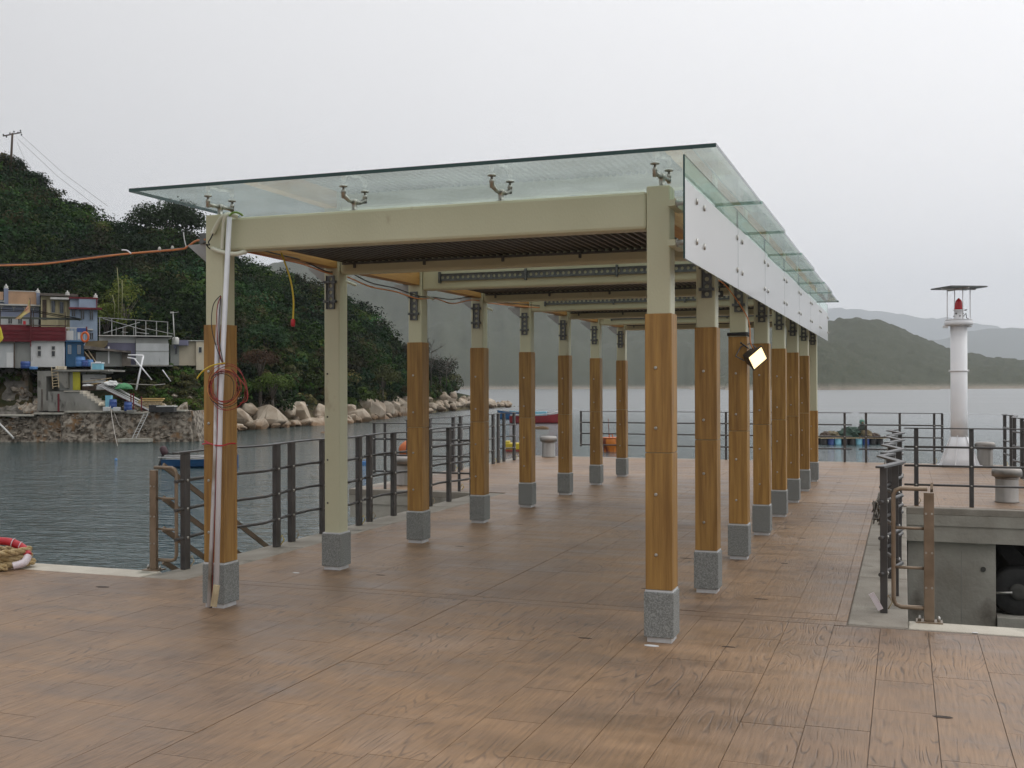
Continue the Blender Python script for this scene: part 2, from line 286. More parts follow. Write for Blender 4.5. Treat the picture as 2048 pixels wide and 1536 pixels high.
def water_mat():
    m = bpy.data.materials.new('sea_water'); m.use_nodes = True; t = m.node_tree; b = t.nodes['Principled BSDF']; L = t.links.new
    b.inputs['Specular IOR Level'].default_value = .9; bc = N(t, 'ShaderNodeMix', data_type='RGBA'); bc.inputs['A'].default_value = (.018, .048, .052, 1); bc.inputs['B'].default_value = (.12, .13, .13, 1); L(bc.outputs['Result'], b.inputs['Base Color']); b.inputs['IOR'].default_value = 1.333  # second colour is paled so the open channel imitates reflected sky
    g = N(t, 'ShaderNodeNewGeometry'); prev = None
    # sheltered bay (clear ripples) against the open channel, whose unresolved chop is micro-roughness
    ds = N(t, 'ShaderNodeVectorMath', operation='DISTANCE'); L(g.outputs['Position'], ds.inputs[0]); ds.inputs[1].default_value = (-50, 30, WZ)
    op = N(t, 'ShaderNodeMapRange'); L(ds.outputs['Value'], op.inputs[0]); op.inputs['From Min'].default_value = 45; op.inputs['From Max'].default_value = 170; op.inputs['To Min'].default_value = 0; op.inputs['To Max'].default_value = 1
    pn = N(t, 'ShaderNodeTexNoise'); pn.inputs['Scale'].default_value = .02; pn.inputs['Detail'].default_value = 4; pm = N(t, 'ShaderNodeMapping'); pm.inputs['Scale'].default_value = (.5, 2.2, 1); pm.inputs['Rotation'].default_value = (0, 0, -.34); L(g.outputs['Position'], pm.inputs[0]); L(pm.outputs[0], pn.inputs['Vector'])
    pa = N(t, 'ShaderNodeMath', operation='MULTIPLY_ADD'); L(pn.outputs['Fac'], pa.inputs[0]); pa.inputs[1].default_value = .08; ra = N(t, 'ShaderNodeMapRange'); L(op.outputs[0], ra.inputs[0]); ra.inputs['To Min'].default_value = .03; ra.inputs['To Max'].default_value = .27
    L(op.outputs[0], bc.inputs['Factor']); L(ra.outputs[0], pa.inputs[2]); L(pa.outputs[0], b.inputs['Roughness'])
    st_ = N(t, 'ShaderNodeMapRange'); L(op.outputs[0], st_.inputs[0]); st_.inputs['To Min'].default_value = 1; st_.inputs['To Max'].default_value = .12
    for s, st, dist in ((1.7, (.55, 1.6, 1), .13), (5.5, (.6, 1.5, 1), .042), (.35, (.5, 1.3, 1), .16)):
        mp = N(t, 'ShaderNodeMapping'); mp.inputs['Scale'].default_value = st; mp.inputs['Rotation'].default_value = (0, 0, -.45); L(g.outputs['Position'], mp.inputs[0])
        n = N(t, 'ShaderNodeTexNoise'); n.inputs['Scale'].default_value = s; n.inputs['Detail'].default_value = 2.5; n.inputs['Distortion'].default_value = .8; L(mp.outputs[0], n.inputs['Vector'])
        bp = N(t, 'ShaderNodeBump'); L(st_.outputs[0], bp.inputs['Strength']); bp.inputs['Distance'].default_value = dist; L(n.outputs['Fac'], bp.inputs['Height'])
        if prev: L(prev.outputs[0], bp.inputs['Normal'])
        prev = bp
    L(prev.outputs[0], b.inputs['Normal']); return m
water_m = water_mat()

# ------------------------------------------------------------------ water, haze, terrain
def grid_mesh(name, P, m, smooth=True):                                # P: (rows, cols, 3)
    r, c, _ = P.shape; me = bpy.data.meshes.new(name)
    idx = np.arange(r*c).reshape(r, c)
    q = np.stack([idx[:-1, :-1], idx[:-1, 1:], idx[1:, 1:], idx[1:, :-1]], -1).reshape(-1, 4)
    return np_mesh(name, P.reshape(-1, 3), q, m, smooth)
def np_mesh(name, V, Q, m, smooth=False, tint=None):
    me = bpy.data.meshes.new(name); k = Q.shape[1]
    me.vertices.add(len(V)); me.vertices.foreach_set('co', V.astype(np.float32).ravel())
    me.loops.add(Q.size); me.loops.foreach_set('vertex_index', Q.astype(np.int32).ravel())
    me.polygons.add(len(Q)); me.polygons.foreach_set('loop_start', (np.arange(len(Q))*k).astype(np.int32)); me.polygons.foreach_set('loop_total', np.full(len(Q), k, np.int32))
    me.update(calc_edges=True); me.polygons.foreach_set('use_smooth', np.full(len(Q), smooth))
    if tint is not None:
        a = me.color_attributes.new('tint', 'FLOAT_COLOR', 'POINT'); a.data.foreach_set('color', tint.astype(np.float32).ravel())
    for mm in (m if isinstance(m, list) else [m]): me.materials.append(mm)
    me.update(); return me

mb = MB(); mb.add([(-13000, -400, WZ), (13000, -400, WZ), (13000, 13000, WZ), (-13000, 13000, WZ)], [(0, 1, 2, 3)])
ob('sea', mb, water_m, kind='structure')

hz = bpy.data.materials.new('haze_air'); hz.use_nodes = True; t = hz.node_tree; t.nodes.remove(t.nodes['Principled BSDF'])
pv = N(t, 'ShaderNodeVolumePrincipled'); pv.inputs['Density'].default_value = .00011; pv.inputs['Color'].default_value = (.88, .93, 1.0, 1); pv.inputs['Anisotropy'].default_value = 0.15
t.links.new(pv.outputs[0], t.nodes['Material Output'].inputs['Volume'])
mb = MB(); mb.box(-12950, 12950, -390, 12950, -16, 1150); ob('haze', mb, hz, kind='stuff')

YC, YS = math.cos(YAW), math.sin(YAW)
def uv2w(u, v): return u*YC - v*YS, u*YS + v*YC                       # camera-heading frame (right, ahead) to world
def interp(x, pts): return np.interp(x, [p[0] for p in pts], [p[1] for p in pts])
def fbm(x, y, s, o=4, seed=0.):
    return noise.fractal(Vector((x*s+seed, y*s+seed*1.7, seed)), 1.0, 2.0, o, noise_basis='PERLIN_ORIGINAL')
def hyz(py, D): return H + (772.6-py)/FPX*D

def hill_mat(name, a, b_, c, rock, rz, s, z0=-2.3):
    m = bpy.data.materials.new(name); m.use_nodes = True; t = m.node_tree; b = t.nodes['Principled BSDF']; L = t.links.new
    b.inputs['Roughness'].default_value = .95; b.inputs['Specular IOR Level'].default_value = .1
    g = N(t, 'ShaderNodeNewGeometry'); n = N(t, 'ShaderNodeTexNoise'); n.inputs['Scale'].default_value = s if s < 5 else .012; n.inputs['Detail'].default_value = 9; n.inputs['Roughness'].default_value = .72; L(g.outputs['Position'], n.inputs['Vector'])
    r = N(t, 'ShaderNodeValToRGB'); L(n.outputs['Fac'], r.inputs[0]); e = r.color_ramp.elements
    hb = N(t, 'ShaderNodeTexNoise'); hb.inputs['Scale'].default_value = .09 if s > 5 else 1; hb.inputs['Detail'].default_value = 5; L(g.outputs['Position'], hb.inputs['Vector']); bpp = N(t, 'ShaderNodeBump'); bpp.inputs['Distance'].default_value = 9 if s > 5 else .4; L(hb.outputs['Fac'], bpp.inputs['Height']); L(bpp.outputs[0], b.inputs['Normal'])
    e[0].position = .40; e[0].color = (*a, 1); e[1].position = .62; e[1].color = (*c, 1); k = e.new(.5); k.color = (*b_, 1)
    sp = N(t, 'ShaderNodeSeparateXYZ'); L(g.outputs['Position'], sp.inputs[0])
    n2 = N(t, 'ShaderNodeTexNoise'); n2.inputs['Scale'].default_value = .022 if s > 5 else 3; n2.inputs['Detail'].default_value = 4; L(g.outputs['Position'], n2.inputs['Vector'])
    ma = N(t, 'ShaderNodeMath', operation='MULTIPLY_ADD'); L(n2.outputs['Fac'], ma.inputs[0]); ma.inputs[1].default_value = -rz*4; L(sp.outputs['Z'], ma.inputs[2])
    mr = N(t, 'ShaderNodeMapRange'); L(ma.outputs[0], mr.inputs[0]); mr.inputs['From Min'].default_value = z0-rz*1.5; mr.inputs['From Max'].default_value = z0-rz*1.42; mr.inputs['To Min'].default_value = 1; mr.inputs['To Max'].default_value = 0
    mx = N(t, 'ShaderNodeMix', data_type='RGBA'); L(mr.outputs[0], mx.inputs['Factor']); L(r.outputs[0], mx.inputs['A']); mx.inputs['B'].default_value = (*rock, 1); L(mx.outputs['Result'], b.inputs['Base Color'])
    return m
hill_m = hill_mat('distant_hillside', (.007, .018, .011), (.034, .054, .028), (.19, .14, .085), (.29, .25, .20), 6.5, 2.6, -2.7)
near_soil = hill_mat('near_hillside_soil', (.016, .022, .010), (.030, .036, .015), (.075, .055, .03), (.12, .10, .06), .6, .25, -1.0)

def far_hill(name, ridge, Ds, Dr, rough, cols, rows, m=hill_m, power=.8, wob=0.0):
    px = np.linspace(ridge[0][0], ridge[-1][0], cols); P = np.zeros((rows, cols, 3))
    for j, x in enumerate(px):
        ry = interp(x, ridge); top = max(hyz(ry, Dr)-WZ, 0)
        ds = Ds*(1+wob*noise.noise(Vector((x*.006, 3.1, 0)))+.3*wob*noise.noise(Vector((x*.03, 9, 0))))
        for i in range(rows):
            tt = i/(rows-1)*1.25; D = ds+(Dr-ds)*tt
            k = tt**power if tt <= 1 else 1-(tt-1)*1.6
            u = (x-1024)/FPX*D; wx, wy = uv2w(u, D)
            gul = 1+.24*fbm(wx, wy, .0045*1000/Ds, 4, 2.)*min(1, 4*tt)*(1-tt if tt < 1 else 0)*1.4
            z = WZ + top*k*gul + rough*fbm(wx, wy, .05*1000/Ds, 4, 5.)*min(1, tt*6) - (3.0 if i == 0 else 0)
            P[i, j] = (wx, wy, z)
    return ob(name, grid_mesh(name, P, m), None, kind='structure') if False else _link(name, grid_mesh(name, P, m))
def _link(name, me):
    o = bpy.data.objects.new(name, me); C.objects.link(o); o['kind'] = 'structure'; return o
far_hill('mountain', [(-900, 560), (0, 540), (540, 528), (600, 512), (700, 500), (900, 486), (1100, 492), (1300, 540), (1450, 590), (1560, 622), (1650, 648), (1800, 720), (1900, 776)], 1480, 2300, 9, 420, 46, wob=.05)
far_hill('headland', [(1380, 775), (1480, 720), (1600, 655), (1655, 645), (1712, 636), (1760, 644), (1800, 658), (1850, 680), (1900, 698), (1960, 716), (2048, 724), (2200, 742), (2600, 765), (3200, 776)], 1150, 1650, 7, 420, 46, wob=.05)
far_hill('headland_spur', [(1450, 770), (1560, 700), (1620, 676), (1680, 690), (1730, 716), (1790, 744), (1850, 768), (1880, 777)], 960, 1200, 5, 300, 34, wob=.04)
far_hill('far_ridge', [(1300, 660), (1640, 640), (1800, 690), (1900, 676), (1935, 664), (1992, 656), (2048, 654), (2300, 640), (3000, 660), (3600, 770)], 6500, 8000, 22, 160, 14)
far_hill('farthest_ridge', [(1000, 640), (1300, 580), (1500, 600), (1640, 612), (1700, 618), (1771, 620), (1836, 633), (1896, 635), (1956, 646), (2048, 668), (2400, 700), (3000, 770)], 10500, 12200, 30, 200, 14)

# near headland with the village terraces and the wooded slope
SHORE = [(-1500, 62), (-400, 72), (0, 81), (392, 83), (400, 92), (480, 99), (600, 110), (720, 121), (800, 146), (870, 164), (930, 184), (1020, 205), (1060, 215)]
RIDGE = [(-1500, 60), (-600, 150), (-300, 235), (0, 356), (60, 392), (100, 418), (160, 456), (200, 474), (240, 492), (290, 488), (330, 492), (380, 505), (400, 518), (480, 560), (560, 590), (640, 610), (700, 640), (760, 684), (820, 736), (870, 776), (930, 788), (1060, 812)]
RDEP = [(-1500, 170), (0, 165), (400, 160), (700, 168), (900, 192), (1060, 216)]
def near_z(px, D):
    ds = interp(px, SHORE); dr = interp(px, RDEP); k = D-ds
    top = hyz(interp(px, RIDGE), dr); wx, wy = uv2w((px-1024)/FPX*D, D)
    top -= max(0, px-960)*.02
    vil = float(np.clip((400-px)/25, 0, 1))
    # open slope
    a = WZ-1.2+min(k, 7)/7*3.2
    if px > 930: a -= (px-930)/90*1.6
    if k > 7: s = min((k-7)/max(dr-ds-7, 1), 1.35); a = WZ+2.0-(max(0, px-930)/90*1.6)+(top-WZ-2.0)*(s**.85 if s <= 1 else 1-(s-1)*1.2)
    # village: quay at -0.05, upper terrace at 3.1
    if k < .8: v = WZ-1
    elif k < 4.5: v = -.05
    elif k < 9: v = -.05+3.1*(k-4.5)/4.5 if px > 60 else -.05+3.1*min(1, (k-4.5)/1.6)
    elif k < 27: v = 3.05
    else: s = min((k-27)/(dr-ds-27), 1.35); v = 3.05+(top-3.05)*(s**.8 if s <= 1 else 1-(s-1)*1.2)
    z = vil*v+(1-vil)*a
    if k > 9: z += .7*fbm(wx, wy, .12, 3, 1.)*min(1, (k-9)/20)
    elif k > 1: z += .12*fbm(wx, wy, .6, 3, 1.)
    return z
pxs = np.concatenate([np.arange(-1500, -100, 40), np.arange(-100, 1062, 8)]); ts = np.concatenate([np.linspace(0, 30, 34), np.linspace(32, 150, 44)])
P = np.zeros((len(ts), len(pxs), 3))
for j, x in enumerate(pxs):
    ds = interp(x, SHORE)
    for i, k in enumerate(ts):
        D = ds-.5+k*(1 if x < 900 else max(.15, 1-(x-900)/190)); wx, wy = uv2w((x-1024)/FPX*D, D); P[i, j] = (wx, wy, near_z(x, D))
_link('hillside', grid_mesh('hillside', P, near_soil))

# ------------------------------------------------------------------ foliage
def leaf_mat(name):
    m = bpy.data.materials.new(name); m.use_nodes = True; t = m.node_tree; b = t.nodes['Principled BSDF']; L = t.links.new
    b.inputs['Roughness'].default_value = .75; b.inputs['Specular IOR Level'].default_value = .12
    a = N(t, 'ShaderNodeAttribute', attribute_name='tint'); g = N(t, 'ShaderNodeNewGeometry'); mr = N(t, 'ShaderNodeMapRange'); L(g.outputs['Random Per Island'], mr.inputs[0])
    mr.inputs['To Min'].default_value = .7; mr.inputs['To Max'].default_value = 1.35
    s = N(t, 'ShaderNodeVectorMath', operation='SCALE'); L(a.outputs['Color'], s.inputs[0]); L(mr.outputs[0], s.inputs['Scale']); L(s.outputs[0], b.inputs['Base Color'])
    tl = N(t, 'ShaderNodeBsdfTranslucent'); L(s.outputs[0], tl.inputs[0]); mx = N(t, 'ShaderNodeMixShader'); mx.inputs[0].default_value = .25
    L(b.outputs[0], mx.inputs[1]); L(tl.outputs[0], mx.inputs[2]); L(mx.outputs[0], t.nodes['Material Output'].inputs[0]); return m
leaf_m = leaf_mat('leaves')
bark_m = mat('bark', (.055, .045, .035), (.12, .10, .08), 6, .9, .4)
def leaves(blobs, n_per, size, col, flat=.8):
    """blobs: (k,4) centres+radius. Leaf quads spread through the outer shell of each blob."""
    k = len(blobs); n = k*n_per; c = np.repeat(blobs, n_per, 0)
    d = NR.normal(size=(n, 3)); d /= np.linalg.norm(d, axis=1, keepdims=True); d[:, 2] = np.where(d[:, 2] < -.35, -d[:, 2], d[:, 2])
    rr = c[:, 3:4]*(.62+.48*NR.rand(n, 1)**.7); p = c[:, :3]+d*rr*np.array([1, 1, flat])
    nrm = d+np.array([0, 0, .25])+NR.normal(size=(n, 3))*.42; nrm /= np.linalg.norm(nrm, axis=1, keepdims=True)
    a = np.cross(nrm, NR.normal(size=(n, 3))); a /= np.linalg.norm(a, axis=1, keepdims=True); b = np.cross(nrm, a)
    s = size*(.6+.8*NR.rand(n, 1)); q = .45+.5*NR.rand(n, 1)
    V = np.stack([p-a*s, p-b*s*q, p+a*s, p+b*s*q], 1).reshape(-1, 3)
    T = np.repeat(np.concatenate([np.repeat(col, n_per, 0), np.ones((n, 1))], 1), 4, 0)
    return V, T
GREENS = [(.026, .056, .012), (.016, .040, .011), (.036, .072, .014), (.056, .084, .016), (.020, .054, .020), (.042, .044, .018), (.060, .058, .022)]
def crown(cx, cy, cz, r, h, nb, n_per, size, base, var=.15, flat=.8):
    a = NR.rand(nb)*2*math.pi; e = np.arcsin(NR.rand(nb)*1.15-.15); q = .60+.25*NR.rand(nb)
    bl = np.stack([cx+r*q*np.cos(a)*np.cos(e), cy+r*q*np.sin(a)*np.cos(e), cz+h*q*np.sin(e), r*(.30+.22*NR.rand(nb))], 1)
    col = np.array(base)[None]*(1+var*NR.normal(size=(nb, 1)))*np.array([1, 1, 1])+0
    return leaves(bl, n_per, size, np.clip(col, .006, .3), flat)
def leaf_mesh(name, parts):
    V = np.concatenate([p[0] for p in parts]); T = np.concatenate([p[1] for p in parts]); return np_mesh(name, V, np.arange(len(V)).reshape(-1, 4), leaf_m, False, T)
parts = []; NT = 0
while NT < 2900:
    px = NR.uniform(-260, 900) if NT < 2300 else NR.uniform(-1100, -260); ds = interp(px, SHORE); dr = interp(px, RDEP)
    k0 = 27 if px < 350 else (18 if px < 402 else (5.5 if px < 800 else 7.5))
    s = NR.rand()**.92; D = ds+k0+(dr+2-ds-k0)*s
    if px > 900: continue
    z = near_z(px, D); wx, wy = uv2w((px-1024)/FPX*D, D)
    z0 = fbm(wx, wy, .05, 3, 4.)
    r = (1.1+2.3*NR.rand()**1.4)*(1.7 if px < -260 else 1)*(.75 if D < ds+k0+9 else 1.08)
    if px > 760: r *= .7
    base = np.array(GREENS[NR.choice(7, p=[.24, .22, .17, .09, .14, .08, .06])])*(1+.8*z0)
    if D < ds+k0+13 and px > 400: base = base*1.55+np.array([.020, .010, 0])*(NR.rand() < .5)
    parts.append(crown(wx, wy, z+r*.35, r, r*.95, 9, 40 if px > -80 else 14, .16+.05*NR.rand() if px > -80 else .3, base*(.36+.95*NR.rand()**1.6))); NT += 1
# scrub on the terraces and bank below the houses
for _ in range(170):
    px = NR.choice([NR.uniform(200, 405), NR.uniform(290, 405), NR.uniform(-200, 100)]); ds = interp(px, SHORE); D = ds+(NR.uniform(4.5, 9.5) if px > 150 else NR.uniform(5.5, 7.5)); r = .35+.5*NR.rand()
    wx, wy = uv2w((px-1024)/FPX*D, D)
    parts.append(crown(wx, wy, near_z(px, D)+.1, r, r*.8, 5, 26, .11, np.array(GREENS[NR.choice([2, 3, 6, 5])])*(1.3 if px > 300 else 1.0)))
o = _link('woodland', leaf_mesh('woodland', parts)); o['kind'] = 'stuff'

def tree(name, label, px, D, r, h, base, nb=26, n_per=70, size=.16, trunk_h=2.5, flat=.8, lean=0., group=None, top=None, spread=1.):
    base = tuple(v*(.72 if base[1] < .1 else 1.25) for v in base)
    """top: picture height of the crown top, only used to choose the tree's height on the slope."""
    z = near_z(px, D)-.3; wx, wy = uv2w((px-1024)/FPX*D, D)
    if top is not None: trunk_h = max(.6, hyz(top, D)-z-h*1.0)
    t = thing(name, label, 'tree' if trunk_h > 1.2 else 'bush', (wx, wy, z), 0, group)
    mb = MB(); cz = trunk_h; mb.tube([(0, 0, -.5), (.1*lean, .05, cz*.5), (lean*.3, 0, cz+h*.3)], .2, 7, rs=[.10*r**.5+.08, .08*r**.5+.05, .05])
    for i in range(7):
        a = i*2.4; q = .55*r; mb.tube([(lean*.2, 0, cz*.7), (q*.5*math.cos(a), q*.5*math.sin(a), cz+h*.15), (q*math.cos(a), q*math.sin(a), cz+h*(.3+.3*R.random()))], .05, 5, rs=[.07, .045, .02])
    ob('trunk', mb, bark_m, t); me = leaf_mesh('crown', [crown(0, 0, cz, r*spread, h, nb, n_per, size, base, .2, flat)])
    c = bpy.data.objects.new('crown', me); C.objects.link(c); c.parent = t; return t
tree('broadleaf_tree', 'large round-crowned tree standing highest on the ridge just left of the glass roof', 335, 156, 5.2, 3.4, (.028, .050, .018), 60, 120, .17, top=404)
tree('broadleaf_tree', 'small dark tree on the hilltop at the foot of the utility pole', 14, 162, 2.6, 2.6, (.024, .04, .02), 24, 80, top=306)
tree('broadleaf_tree', 'rounded dark tree on the skyline a little below the utility pole', 68, 160, 2.4, 2.2, (.022, .042, .02), 24, 80, top=344)
tree('broadleaf_tree', 'bushy tree halfway down the skyline between pole and large ridge tree', 150, 158, 2.6, 2.0, (.024, .038, .018), 24, 80, top=398)
tree('light_green_tree', 'tall loose yellow-green tree behind the blue house and the roof frame', 248, 112, 2.6, 4.2, (.095, .115, .022), 26, 46, .13, top=548, flat=1.0)
tree('light_green_tree', 'lower yellow-green bush beside the right wall of the blue house', 212, 110, 1.9, 2.2, (.080, .100, .020), 18, 60, .13, top=600)
tree('round_bush', 'big dome-shaped fresh green shrub seen just right of the first wrapped column', 528, 118, 2.7, 2.1, (.040, .085, .034), 34, 90, .13, top=650)
tree('leafy_bush', 'bright green bush above the pale boulders between the two nearest left columns', 545, 108, 2.0, 1.5, (.070, .105, .022), 22, 80, .11, top=745)
tree('leafy_bush', 'yellowish bush low on the slope right of the bare cream column', 765, 138, 2.2, 1.6, (.075, .085, .028), 22, 70, .13, top=735)
tree('leafy_bush', 'reddish brown dry scrub on the slope beneath the dome-shaped shrub', 520, 108, 2.0, 1.2, (.085, .050, .028), 22, 70, .10, top=700)
tree('skyline_tree', 'brown-tinged tree on the far crest behind the third left column', 828, 172, 2.6, 2.4, (.055, .045, .030), 20, 40, .13, top=674)
tree('skyline_tree', 'last tree of the wooded point overhanging the boulders', 880, 176, 3.0, 2.8, (.035, .042, .024), 26, 60, .15, top=712)
# thin bamboo stems rising in the light tree
for i, (px, top) in enumerate(((236, 535), (243, 560), (228, 590))):
    p = W(px, 640, 109); q = W(px+(-2, 1, -3)[i], top, 109); mb = MB(); mb.tube([(0, 0, 0), (.1, 0, (q.z-p.z)*.6), (q.x-p.x, q.y-p.y, q.z-p.z)], .04, 5)
    tag(ob('bamboo_stem', mb, mat('bamboo_%d' % i, (.22, .22, .10)), loc=p), ('tallest pale stem rising through the yellow-green tree', 'middle pale stem inside the yellow-green tree', 'shortest pale stem at the left of the yellow-green tree')[i], 'stem', 'pale stems in the yellow-green tree')
# bare twigs at the end of the wooded point
def bare(px, D, top, label):
    p = W(px, 760, D); zt = hyz(top, D)-p.z; mb = MB(); rr = random.Random(int(px))
    mb.tube([(0, 0, -1), (0, 0, zt*.5), (.2, 0, zt)], .05, 5, rs=[.1, .06, .02])
    for i in range(34):
        z = zt*(.3+.7*rr.random()); a = rr.random()*6.28; l = (.6+1.5*rr.random()); b = Vector((l*math.cos(a), l*math.sin(a), z+.5*l))
        mb.tube([(0, 0, z), b], .02, 4, rs=[.03, .012])
        for _ in range(3): mb.tube([b*.8+Vector((0, 0, z*.2)), b+Vector((rr.uniform(-.7, .7), rr.uniform(-.7, .7), rr.uniform(.1, .7)))], .01, 3, rs=[.018, .008])
    tag(ob('bare_tree', mb, bark_m, loc=p), label, 'tree')
bare(862, 170, 690, 'leafless twiggy tree on the crest right of the third left column')
bare(893, 172, 722, 'smaller leafless tree at the tip of the wooded point')

# ------------------------------------------------------------------ rocky shore
rock_m = mat('pale_granite_rock', (.27, .21, .15), (.44, .38, .30), 1.1, .85, 1.6, bscale=3.5, spots=((.20, .15, .10), .9, .60), perobj=.18)
def tide(m):
    t = m.node_tree; L = t.links.new; b = t.nodes['Principled BSDF']; src = b.inputs['Base Color'].links[0].from_socket; g = N(t, 'ShaderNodeNewGeometry'); sp = N(t, 'ShaderNodeSeparateXYZ'); L(g.outputs['Position'], sp.inputs[0])
    n = N(t, 'ShaderNodeTexNoise'); n.inputs['Scale'].default_value = .8; L(g.outputs['Position'], n.inputs['Vector']); ma = N(t, 'ShaderNodeMath', operation='MULTIPLY_ADD'); L(n.outputs['Fac'], ma.inputs[0]); ma.inputs[1].default_value = .9; L(sp.outputs['Z'], ma.inputs[2])
    mr = N(t, 'ShaderNodeMapRange'); L(ma.outputs[0], mr.inputs[0]); mr.inputs['From Min'].default_value = WZ+.65; mr.inputs['From Max'].default_value = WZ+1.15; mr.inputs['To Min'].default_value = 1; mr.inputs['To Max'].default_value = 0
    mx = N(t, 'ShaderNodeMix', data_type='RGBA'); L(mr.outputs[0], mx.inputs['Factor']); L(src, mx.inputs['A']); mx.inputs['B'].default_value = (.17, .105, .055, 1); L(mx.outputs['Result'], b.inputs['Base Color'])
tide(rock_m)
rock_d = mat('tidal_rock', (.16, .12, .08), (.27, .21, .15), 1.2, .8, 1.4, bscale=4)
def boulder_mesh(seed):
    rr = random.Random(seed); bm = bmesh.new(); cuts = [(Vector((rr.gauss(0, 1), rr.gauss(0, 1), rr.gauss(0, 1))).normalized(), rr.uniform(.5, .8)) for _ in range(9)]
    for _ in range(34):
        v = Vector((rr.gauss(0, 1), rr.gauss(0, 1), rr.gauss(0, 1))).normalized()*rr.uniform(.9, 1.05)
        for nrm, d in cuts:
            k = v.dot(nrm)
            if k > d: v = v-nrm*(k-d)
        bm.verts.new(v)
    r = bmesh.ops.convex_hull(bm, input=bm.verts)
    bmesh.ops.delete(bm, geom=[g for g in r['geom_unused'] if isinstance(g, bmesh.types.BMVert)], context='VERTS')
    bmesh.ops.dissolve_limit(bm, angle_limit=.22, verts=bm.verts, edges=bm.edges)
    bmesh.ops.bevel(bm, geom=list(bm.edges), offset=.03, segments=2, affect='EDGES', clamp_overlap=True)
    for f in bm.faces: f.smooth = f.calc_area() < .04
    me = bpy.data.meshes.new('boulder'); bm.to_mesh(me); bm.free(); me.materials.append(rock_m); return me
BM = [boulder_mesh(i) for i in range(12)]
shore = bpy.data.objects.new('rocky_shore', None); C.objects.link(shore); shore['kind'] = 'structure'
nb = 0
def boulder(px, py, D, wd, ht, dp=None):
    global nb
    o = bpy.data.objects.new('boulder', BM[nb % 12]); C.objects.link(o); o.parent = shore; o.location = W(px, py, D)
    o.scale = (wd/1.9, (dp or wd*.9)/1.9, ht/1.75); o.rotation_euler = (R.uniform(-.25, .25), R.uniform(-.25, .25), R.uniform(0, 6.28) if abs(wd-(dp or wd)) < wd*.3 else YAW); nb += 1
BIG = [(537, 836, 78, 48), (566, 850, 40, 30), (602, 830, 62, 46), (576, 822, 44, 30), (664, 840, 56, 36), (712, 836, 66, 42), (745, 824, 62, 56), (622, 850, 70, 22), (500, 820, 42, 34), (484, 836, 44, 44), (536, 812, 44, 26), (570, 806, 22, 20),
       (640, 826, 34, 34), (690, 822, 44, 28), (725, 808, 46, 26), (770, 820, 40, 30), (795, 812, 40, 26), (528, 804, 26, 18), (455, 842, 34, 40), (410, 850, 40, 36), (392, 862, 30, 26), (640, 846, 40, 30), (520, 852, 50, 26), (690, 846, 40, 20), (760, 838, 60, 20), (460, 862, 40, 22)]
for x, y, a, b in BIG:
    D = float(interp(x, SHORE))+1.0+max(0, (846-y))*.16; s = D/FPX; boulder(x, y, D, a*s*1.08, b*s*1.15)
for _ in range(270):
    x = R.uniform(396, 1022); ds = float(interp(x, SHORE)); wd = (4.5 if x < 780 else 7)*max(.3, min(1, (1040-x)/120)); k = R.uniform(.2, wd); D = ds+k
    s = R.uniform(.4, 1.0)*(1.0 if x < 780 else 1.6)*(.75 if x > 985 else 1); z = near_z(x, D)
    if x > 860: z = WZ+.3+k*.28*R.uniform(.5, 1.1)
    u, v = uv2w((x-1024)/FPX*D, D)
    o = bpy.data.objects.new('boulder', BM[nb % 12]); C.objects.link(o); o.parent = shore; nb += 1
    o.location = (u, v, max(z, WZ+.15)+.15*s); o.scale = (s, s*R.uniform(.6, 1), s*R.uniform(.5, .8)); o.rotation_euler = (R.uniform(-.4, .4), R.uniform(-.4, .4), R.uniform(0, 6.28))

# ------------------------------------------------------------------ village (built in metres round a base point)
FACING = {'terrace_house', 'yellow_house', 'blue_house', 'white_house', 'shed', 'blue_hut', 'lean_to', 'long_building', 'roof_frame', 'cream_building', 'canopy'}
class V:
    """A thing on the far bank: picture offsets are turned into metres at its own distance."""
    def __init__(s, name, label, cat, px, py, D, rz=0, group=None):
        a = math.atan((1024-px)/FPX) if name in FACING else 0.                 # these fronts look out across the bay to the pier
        s.p = (px, py); s.s = D/FPX; s.sx = s.s*math.cos(a); s.o = thing(name, label, cat, W(px, py, D), YAW+rz+a, group)
    def x(s, px): return (px-s.p[0])*s.sx
    def z(s, py): return (s.p[1]-py)*s.s
    def part(s, name, m, boxes=(), parent=None, mb=None, **k):
        mb = mb or MB()
        for x0, x1, yt, yb, d0, d1 in boxes: mb.box(s.x(x0), s.x(x1), d0, d1, s.z(yb), s.z(yt))
        return ob(name, mb, m, parent or s.o, **k)
    def window(s, x0, x1, yt, yb, fm, pm, d=0, mull=True):
        f = s.part('window', fm, [(x0, x0+.6, yt, yb, d-.05, d+.03), (x1-.6, x1, yt, yb, d-.05, d+.03), (x0+.6, x1-.6, yt, yt+.6, d-.05, d+.03), (x0+.6, x1-.6, yb-.6, yb, d-.05, d+.03)] + ([((x0+x1)/2-.3, (x0+x1)/2+.3, yt+.6, yb-.6, d-.045, d+.03)] if mull else []))
        s.part('pane', pm, [(x0+.6, x1-.6, yt+.6, yb-.6, d-.02, d+.02)], f); return f
    def finial(s, x, yb, m):
        mb = MB(); k = s.s; mb.lathe([(4.4*k, 0), (4.6*k, 2*k), (3*k, 3*k), (4.2*k, 4.5*k), (3*k, 6*k), (1*k, 7*k), (1.6*k, 8.5*k), (.3*k, 10*k)], (s.x(x), .4, s.z(yb)), 12); return s.part('finial', m, mb=mb)
dkpane = mat('dark_window_pane', (.02, .025, .03), None, rough=.15)
def wallm(n, c, d=.82, **k): return mat(n, c, tuple(v*d for v in c), 1.2, .85, .3, bscale=20, spots=(tuple(v*.45 for v in c), 1.6, .66), stretch=(1, 1, .4), **k)
